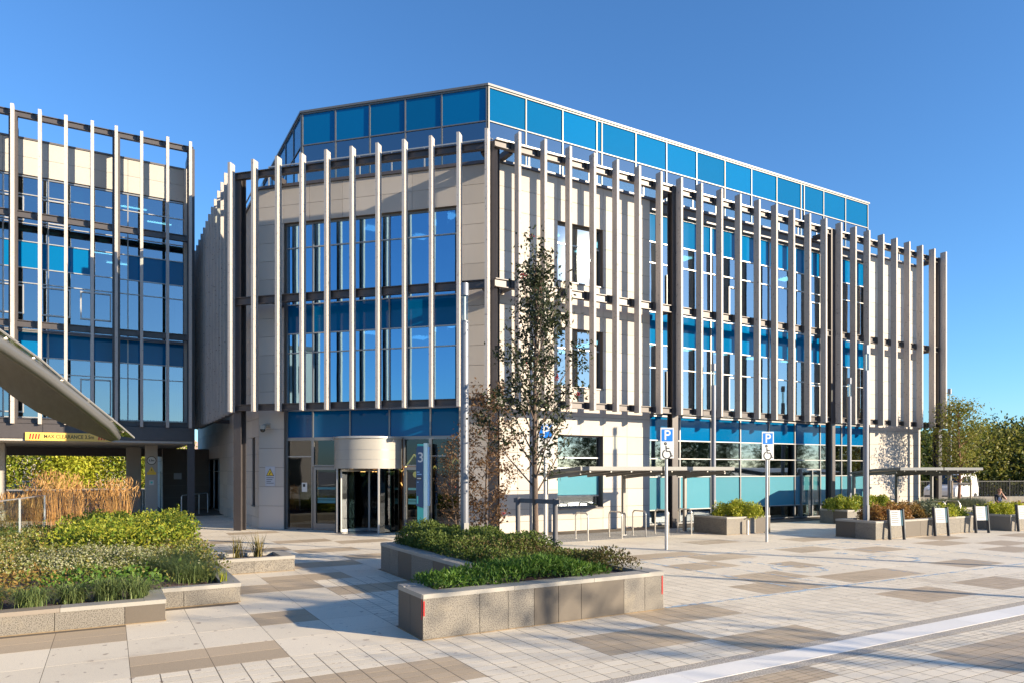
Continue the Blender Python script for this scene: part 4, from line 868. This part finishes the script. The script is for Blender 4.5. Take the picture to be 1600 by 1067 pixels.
for k, (x, y, lab) in enumerate(((20.2, -11.2, 'unseen tree added behind the viewer to shade the foreground planter'),)):
    tree('unseen_shade_tree', lab, x, y, 0, 11.5, .16, .18, lambda t: 2.7*(.4+.7*math.sin(math.pi*min(1, t*.8+.15))), 36, 900, .26, 'tree', 'bark', None, spread=.6, bare=.15)  # added out of view so its dappled shade crosses the planter
for k in range(12):
    tree('unseen_mirror_tree', 'unseen tree added for the glass to mirror, number %s from its left end' % ['one', 'two', 'three', 'four', 'five', 'six', 'seven', 'eight', 'nine', 'ten', 'eleven', 'twelve'][k], 38+k*8.5, -42-(k*7 % 5)*1.5, -.05, 8.5+(k*5 % 4)*.8, .2, .1, lambda t: 3.9*(.4+.7*math.sin(math.pi*min(1, t*.8+.15))), 36, 2600, .6, 'treed', 'bark', 'unseen trees added across the plaza', spread=.9, bare=.1)  # unseen row added to give the side glazing something dark to reflect
hx = rng.uniform(47, 86, 14000); hyy = 33.5-(hx-47)*.36+rng.normal(0, .7, 14000); hz = rng.uniform(0, 1, 14000)**.7*(2.4+.6*np.sin(hx*.9)+.4*np.sin(hx*2.3))
stuff('boundary_undergrowth', 'dark undergrowth below the far tree belt', 'undergrowth', np.stack([hx, hyy, hz], 1), .28, 'treed')
# garden hedge seen through the underpass
for k, (x, y, h, r, mt, lab) in enumerate(((-22, 104, 7.5, 5.5, 'yel', 'sunlit yellow hedge tree at the left through the underpass'), (-13, 106, 7.8, 5.5, 'yelg', 'sunlit green yellow hedge tree left of centre through the underpass'), (-4, 104, 6.2, 5., 'yel', 'sunlit yellow hedge tree right of centre through the underpass'), (4.5, 103, 7.2, 5., 'yelg', 'sunlit hedge tree behind the pillars through the underpass'))):
    tree('hedge_tree', lab, x, y, -.05, h, .1, .08, blob(0, h, r), 46, 15000, .42, mt, 'bark', 'hedge trees behind the underpass', spread=1.0, bare=.1)
bb = thing('rear_house', (0, 124, 0), 'house with pinkish tiled roof beyond the underpass hedge', 'house')
MB().box(-20, 14, 120, 130, 0, 4.6).build('wall', MT['brick'], bb)
MB().loft([[(-20.5, 119.5, 4.6), (14.5, 119.5, 4.6), (14.5, 130.5, 4.6), (-20.5, 130.5, 4.6)], [(-17, 125, 8), (11, 125, 8), (11, 125.05, 8), (-17, 125.05, 8)]]).build('roof', MT['roofred'], bb)
lw = tag(MB().box(-14, 6, 52, 52.3, 0, 1.0).build('garden_wall', MT['conc']), 'low pale concrete wall behind the underpass', 'wall')
rl = thing('guard_rail', (-1.5, 50, 0), 'grey tubular guard rail standing beyond the reed grass', 'railing')
for k in range(7): MB().tube([(-5+k*1.1, 44, 0), (-5+k*1.1, 44, 1.15)], .03, 8).build('post', MT['galv'], rl)
for z in (.6, 1.12): MB().tube([(-5, 44, z), (1.6, 44, z)], .028, 8).build('rail', MT['galv'], rl)
for k, x in enumerate((.62, .18)):
    o = thing('bollard', (x, 35.6+k, 0), ('black bollard right beside the reed grass' if k == 0 else 'black bollard half hidden behind the reed grass'), 'bollard')
    MB().tube([(x, 35.6+k, 0), (x, 35.6+k, .95), (x, 35.6+k, .97), (x, 35.6+k, 1.02), (x, 35.6+k, 1.15), (x, 35.6+k, 1.2)], [.16, .15, .11, .11, .15, .09], 14).build('body', MT['black'], o, smooth=True)
gb = thing('glass_balustrade', (-2.2, 23, .3), 'frameless glass balustrade at the left edge above the bed', 'balustrade')
for (x0, y0, x1, y1) in ((-2.42, 20.9, -2.08, 22.6), (-2.05, 22.7, -1.72, 25.4)):
    MB().bar((x0, y0, .92), (x1, y1, .92), .02, 1.15).build('pane', MT['glass_clear'], gb)
    MB().bar((x1, y1, .25), (x1, y1, 1.52), .05).build('post', MT['galv'], gb)
MB().bar((-2.42, 20.9, 1.52), (-1.72, 25.4, 1.52), .03, .03).build('top_rail', MT['galv'], gb)
MB().bar((-2.42, 20.9, .27), (-1.72, 25.4, .27), .12, .12).build('base_channel', MT['galv'], gb)

# ------------------------------------------------------------------ street furniture
def lamp(x, y, label, H=6.5):
    o = thing('lamp_post', (x, y, 0), label, 'lamp post', 'silver lamp posts')
    MB().tube([(x, y, 0), (x, y, H-.85)], .092, 20).build('column', MT['lampm'], o, smooth=True)
    MB().tube([(x, y, H-.85), (x, y, H-.28)], .08, 20).build('diffuser', MT['glass_clear'], o, smooth=True)
    MB().tube([(x, y, H-.84), (x, y, H-.30)], .028, 8).build('lamp_tube', MT['signw'], o)
    MB().tube([(x, y, H-.28), (x, y, H)], .092, 20).build('cap', MT['lampm'], o, smooth=True)
    MB().box(x-.06, x+.06, y-.095, y-.088, .5, 1.1).build('access_hatch', MT['alu'], o)
for x, y, l in ((6.96, 14.2, 'silver lamp post in the foreground planter before the entrance glazing'), (12.3, 19.95, 'silver lamp post hidden behind the slender tree trunk'), (20.79, 19.98, 'silver lamp post behind the square planter with the round shrub'), (29.38, 19.93, 'silver lamp post just left of the nearest right hand lamp'), (22.2, 14.45, 'nearest silver lamp post rising from the long right planter'), (37.85, 20.0, 'silver lamp post at the far right end of the fin screen'), (24.4, .4, 'unseen lamp post added off to the right to cast a streak across the bays'), (22., -4.3, 'unseen lamp post added behind the viewer to cast the nearest streak')): lamp(x, y, l)  # last two posts are out of view, added to cast shadow streaks
def parking_sign(x, y, label):
    o = thing('parking_sign', (x, y, 0), label, 'sign', 'disabled parking signs'); F = Fr(x, y, .92, -.38)
    MB().tube([(x, y, 0), (x, y, 3.45)], .045, 14).build('post', MT['galv'], o, smooth=True)
    pl = MB().fbox(F, -.20, .20, .075, .06, 2.62, 3.50).build('plate', MT['signw'], o, bevel=.006)
    MB().fbox(F, -.05, .05, .06, .03, 2.8, 2.86).fbox(F, -.05, .05, .06, .03, 3.25, 3.31).build('clip', MT['galv'], o)
    fpiece('blue_field', F, -.165, .165, .079, .0755, 3.11, 3.455, MT['signb'], pl)
    text_mesh('letter', 'P', .40, F, 0, .0800, 3.275, MT['signw'], pl)
    m = MB()
    for l in chair(0, 2.86, .42):
        for a, b in zip(l, l[1:]): m.bar(F.p(a[0], .079, a[1]), F.p(b[0], .079, b[1]), .03, .003, F.n)
    m.build('wheelchair_symbol', MT['black'], pl)
parking_sign(9.72, 15.12, 'disabled parking sign partly behind the slender tree'); parking_sign(13.85, 15.12, 'middle disabled parking sign in front of the cycle shelter'); parking_sign(18.09, 15.13, 'disabled parking sign in front of the blue frosted glazing, right of the other two')
for k, (x, l) in enumerate(((13.4, 'leftmost'), (14.8, 'second from left'), (15.84, 'third from left'), (16.86, 'fourth from left'), (17.95, 'rightmost'))):
    o = thing('cycle_stand', (x, 18.7, 0), l+' of five stainless hoop cycle stands under the near shelter', 'cycle stand', 'hoop cycle stands')
    y0, y1 = (18.22, 18.55) if k == 0 else (18.3, 19.0); y0 = 18.3; y1 = 18.98
    arc0 = [(x, y0+.12-.12*math.cos(t), .76+.12*math.sin(t)) for t in np.linspace(0, math.pi/2, 5)]; arc1 = [(x, y1-.12+.12*math.sin(t), .76+.12*math.cos(t)) for t in np.linspace(0, math.pi/2, 5)]
    MB().tube([(x, y0, 0)]+arc0+arc1+[(x, y1, 0)], .026, 10).build('hoop', MT['stain'], o, smooth=True)
    for yy in (y0, y1): MB().tube([(x, yy, .001), (x, yy, .012)], .06, 10).build('base_plate', MT['stain'], o)
def shelter(x0, label):
    o = thing('cycle_shelter', (x0+3.2, 18.5, 0), label, 'shelter', 'cycle shelters')
    for k in range(2):
        a = x0+k*3.3; b = a+3.22
        rings = []
        for x in (a, b):
            rings.append([(x, 17.05, 2.28), (x, 17.05, 2.39), (x, 18.2, 2.33), (x, 19.45, 2.17), (x, 19.45, 2.10), (x, 18.2, 2.25)])
        rf = MB().loft(rings).build('roof_panel', MT['roofm'], o)
        MB().box(a, b, 17.02, 17.047, 2.275, 2.395).build('fascia', MT['frame'], rf)
        for j in range(4): MB().bar((a+.4+j*.8, 17.08, 2.25), (a+.4+j*.8, 19.4, 2.07), .05, .06).build('rib', MT['roofm'], rf)
    for x in (x0+.2, x0+3.45, x0+6.35):
        MB().box(x-.055, x+.055, 19.2, 19.31, 0, 2.1).build('post', MT['roofm'], o); MB().bar((x, 19.25, 2.02), (x, 17.3, 2.2), .06, .09).build('bracket', MT['roofm'], o)
        MB().box(x-.12, x+.12, 19.13, 19.38, .004, .02).build('base_plate', MT['galv'], o)
shelter(12.2, 'flat metal cycle shelter against the stone wall beside the near hoops'); shelter(28.5, 'flat metal cycle shelter at the far right end of the facade')
for k, x in enumerate((30.4, 31.6, 32.8, 34.0)):
    o = thing('cycle_stand', (x, 18.0, 0), ['leftmost', 'second', 'third', 'rightmost'][k]+' of the far hoop stands under the far shelter', 'cycle stand', 'far hoop cycle stands')
    MB().tube([(x, 17.5, 0), (x, 17.5, .7), (x, 17.6, .85), (x, 18.1, .85), (x, 18.2, .7), (x, 18.2, 0)], .026, 8).build('hoop', MT['stain'], o, smooth=True)
# totem sign
FTt = Fr(9.75, 23.3, 1, -.9); to = thing('totem_sign', (9.75, 23.3, 0), 'teal and navy wayfinding totem marked 3 before the entrance', 'sign')
MB().fbox(FTt, -.18, .06, .09, -.09, 0, 3.22).build('core', MT['teal'], to)
MB().fbox(FTt, .061, .20, .10, -.10, 0, 3.25).build('mint_edge', MT['mint'], to)
nv = MB(); P = [(-.21, 1.0), (.05, .93), (.05, 3.14), (-.17, 3.14), (-.21, 3.0)]; nv.loft([[FTt.p(a, .092, z) for a, z in P], [FTt.p(a, .13, z) for a, z in P]]); nv = nv.build('navy_panel', MT['navy'], to)
MB().fbox(FTt, .201, .24, .06, -.12, 1.0, 3.12).build('pale_blue_edge', MT['lblue'], to)
text_mesh('numeral', '3', .5, FTt, -.04, .1315, 2.72, MT['signw'], nv)
fpiece('name_strip', FTt, -.19, .0, .135, .131, 1.92, 2.05, MT['dkgrey'], nv)
fpiece('strip_print', FTt, -.17, -.02, .138, .1355, 1.965, 2.005, MT['signw'], nv)
for z, w in ((2.2, .12), (2.12, .22), (1.84, .08)): fpiece('print_line', FTt, -.18, -.18+w*.8, .134, .1315, z, z+.025, MT['lblue'], nv)
MB().fbox(FTt, -.18, -.13, .134, .1315, 1.08, 1.35).build('teal_figure', MT['teal'], nv)
# leaning notice stands
for k, (x, y, l) in enumerate(((22.4, 13.52, 'first notice stand from the lamp post, in front of the long planter'), (25.0, 13.5, 'second notice stand, at the middle of the long planter'), (27.45, 13.4, 'third notice stand, at the right end of the long planter'), (29.5, 12.95, 'notice stand at the right edge of the picture'))):
    o = thing('notice_stand', (x, y, 0), l, 'notice stand', 'leaning notice stands'); F = Fr(x, y, .9, -.42)
    for a in (-.24, .25): MB().bar(F.p(a, .05, 0), F.p(a, -.06, 1.0), .085, .05).build('post', MT['dkgrey'], o)
    b_ = MB().bar(F.p(-.02, .024, .46), F.p(-.02, -.028, .96), .36, .02, F.n).build('board', MT['signw'], o)
    m = MB()
    for j in range(6): z = .56+j*.065; dd = .024-(z-.46)*.104+.0125; m.fbox(F, -.16, -.16+.28*random.uniform(.6, 1), dd+.003, dd, z, z+.018)
    m.build('print_lines', MT['alu'], b_)
    MB().bar(F.p(.185, .026, .46), F.p(.185, -.026, .96), .05, .03, F.n).build('side_strip', M('strip_teal%d' % k, (.02, .10, .14), .4), o)
# small marker post
o = tag(MB().bar((19.6, 17.22, 0), (19.6, 17.22, .5), .06).build('marker_post', MT['galv']), 'short grey marker post before the square planter', 'post')

# ------------------------------------------------------------------ far right: fence, van, wall, person
fn = thing('railing_fence', (62, 26, 0), 'dark vertical bar railing in front of the far tree belt', 'fence')
A = Vector((46, 31.5, 0)); Bq = Vector((80, 19.5, 0)); n = 260
bars = MB().box(-.012, .012, -.012, .012, 0, 1.5).mesh('bar', MT['dkgrey'])
for k in range(n):
    p = A.lerp(Bq, k/n); b = bpy.data.objects.new('bar', bars); b.location = p; link(b, fn)
for z in (.12, 1.42): MB().bar(A+Vector((0, 0, z)), Bq+Vector((0, 0, z)), .04, .05).build('rail', MT['dkgrey'], fn)
for k in range(14): p = A.lerp(Bq, k/13); MB().bar(p, p+Vector((0, 0, 1.62)), .07).build('post', MT['dkgrey'], fn)
rw = thing('seat_wall', (48, 22.5, 0), 'low grey block wall behind the seated person', 'wall')
F = Fr(42, 24.6, 1, -.35)
for k in range(16): fpiece('granite_block', F, k*1.2+.006, k*1.2+1.194, 0, -.45, 0, .62, MT['gd'] if k % 4 == 1 else MT['gl'], rw)
# van
vn = thing('van', (50, 27.6, 0), 'white van parked behind the right end of the building', 'van')
VF = Fr(49.9, 26.2, -.98, -.2)   # u points to the van front, n towards its right side
def vp(a, d, z): return VF.p(a, d, z)
side = [(-2.35, .45), (-2.42, 1.0), (-2.36, 1.9), (-2.2, 2.02), (.6, 2.02), (.95, 1.95), (1.75, 1.28), (2.45, 1.12), (2.58, .9), (2.58, .42)]
W_ = lambda z: .95 if z < 1.2 else .95-.16*(z-1.2)/.8
VS = 1 if Vector(VF.n).dot(Vector((-.5, -.866, 0))) > 0 else -1
m = MB(); m.loft([[vp(a, W_(z), z) for a, z in side], [vp(a, -W_(z), z) for a, z in side]]); body = m.build('body', MT['van'], vn, bevel=.06)
for nm, P in (('side_window', [(-.9, 1.28), (-.9, 1.82), (-.05, 1.82), (-.05, 1.28)]), ('side_window', [(.05, 1.26), (.05, 1.83), (.72, 1.83), (1.42, 1.28)])):
    for sd_ in (1, -1):
        MB().loft([[vp(a, sd_*(W_(z)+.012), z) for a, z in P], [vp(a, sd_*(W_(z)-.01), z) for a, z in P]]).build(nm, MT['vglass'], body)
MB().loft([[vp(1.02, y, 1.915) for y in (-.72, .72)]+[vp(1.72, y, 1.325) for y in (.86, -.86)], [vp(1.05, y, 1.94) for y in (-.72, .72)]+[vp(1.75, y, 1.35) for y in (.86, -.86)]]).build('windscreen', MT['vglass'], body)
for a in (-1.55, 1.62):
    for s_ in (1, -1):
        w = MB().tube([vp(a, s_*.72, .34), vp(a, s_*.985, .34)], .35, 20).build('wheel', MT['tyre'], vn); MB().tube([vp(a, s_*.984, .34), vp(a, s_*1.0, .34)], .21, 14).build('rim', MT['alu'], w)
for s_ in (1, -1): MB().ball(vp(1.35, s_*1.06, 1.35), .1, 8, 6, (1, 1, 1.3)).build('mirror', MT['dkgrey'], vn); MB().ball(vp(2.5, s_*.7, .95), .12, 8, 6).build('headlight', MT['signw'], vn)
MB().loft([[vp(2.56, y, z) for y, z in ((-.9, .35), (.9, .35), (.9, .6), (-.9, .6))], [vp(2.66, y, z) for y, z in ((-.85, .35), (.85, .35), (.85, .6), (-.85, .6))]]).build('bumper', MT['dkgrey'], vn)
# seated person, one continuous skinned figure
pe = thing('person', (39.05, 18.25, .48), 'person in black clothes sitting on the far planter edge, hand raised to chin', 'person')
pd_ = [((0, 0, .08), .13), ((0, .02, .30), .125), ((0, 0, .50), .14), ((0, -.02, .56), .06), ((0, -.05, .64), .055), ((0, -.07, .74), .088), ((0, -.07, .83), .07),   # pelvis..head 0-6
       ((-.18, -.01, .50), .06), ((-.25, -.10, .27), .05), ((-.20, -.32, .12), .035), ((-.18, -.38, .11), .03),   # right arm 7-10
       ((.18, -.01, .50), .06), ((.22, -.22, .32), .05), ((.05, -.20, .58), .036), ((.02, -.17, .65), .03),       # left arm to chin 11-14
       ((-.11, -.05, .04), .09), ((-.16, -.46, .06), .072), ((-.17, -.44, -.36), .05), ((-.17, -.56, -.43), .04),
       ((.11, -.05, .04), .09), ((.16, -.46, .06), .072), ((.17, -.48, -.36), .05), ((.17, -.60, -.43), .04)]
ed = [(0, 1), (1, 2), (2, 3), (3, 4), (4, 5), (5, 6), (2, 7), (7, 8), (8, 9), (9, 10), (2, 11), (11, 12), (12, 13), (13, 14), (0, 15), (15, 16), (16, 17), (17, 18), (0, 19), (19, 20), (20, 21), (21, 22)]
ca, sa = math.cos(R(-25)), math.sin(R(-25)); org = Vector((39.05, 18.25, .48))
vs = [(org.x+x*ca-y*sa, org.y+x*sa+y*ca, org.z+z) for (x, y, z), r in pd_]
me = bpy.data.meshes.new('body'); me.from_pydata(vs, ed, []); po = bpy.data.objects.new('body', me); link(po, None)
po.modifiers.new('skin', 'SKIN'); ss_ = po.modifiers.new('sub', 'SUBSURF'); ss_.levels = 2
if not me.skin_vertices: me.attributes.new
for i, (q, r) in enumerate(pd_):
    sv = me.skin_vertices[0].data[i] if me.skin_vertices else None
    if sv: sv.radius = (r, r); sv.use_root = (i == 0)
dg = bpy.context.evaluated_depsgraph_get(); me2 = bpy.data.meshes.new_from_object(po.evaluated_get(dg)); bpy.data.objects.remove(po)
for k in ('cloth', 'skin', 'shirtp'): me2.materials.append(MT[k])
for p in me2.polygons:
    c = p.center; lx = (c.x-org.x)*ca+(c.y-org.y)*sa; ly = -(c.x-org.x)*sa+(c.y-org.y)*ca; lz = c.z-org.z; p.use_smooth = True
    if lz > .56 or (abs(lx) > .0 and ly < -.16 and .08 < lz < .62 and ly > -.5 and lz > .10 and abs(lx) < .3 and not (lz < .16 and abs(lx) < .12)): p.material_index = 1
    elif ly < -.09 and abs(lx) < .1 and .25 < lz < .45: p.material_index = 2
po = bpy.data.objects.new('body', me2); link(po, pe)
hp = Vector((org.x-(-.05)*sa*1, org.y+(-.05)*ca, org.z+.80)); MB().ball(hp, .098, 12, 8, (1, 1, .8)).build('hair', MT['hair'], pe, smooth=True)
fx = lambda x, y, z: Vector((org.x+x*ca-y*sa, org.y+x*sa+y*ca, org.z+z))
MB().ball(fx(0, -.17, .735), .018, 8, 6).build('nose', MT['skin'], pe)
for s_ in (-1, 1):
    MB().ball(fx(s_*.035, -.150, .765), .011, 6, 5).build('eye', MT['black'], pe); MB().ball(fx(s_*.088, -.07, .75), .022, 6, 5).build('ear', MT['skin'], pe)
    m = MB()
    for j in range(5):
        b0 = fx((-.2+.018*j-.03), -.38, .115) if s_ < 0 else fx(-.01+.014*j, -.17, .66)
        b1 = b0 + (fx(0, -.06-.01*(j % 3), -.03)-fx(0, 0, 0)+org*0 if s_ < 0 else Vector((0, 0, .05+.01*(j % 3)))); m.tube([b0, b0.lerp(b1, .5), b1], [.010, .009, .006], 6)
    m.build('fingers', MT['skin'], pe, smooth=True)
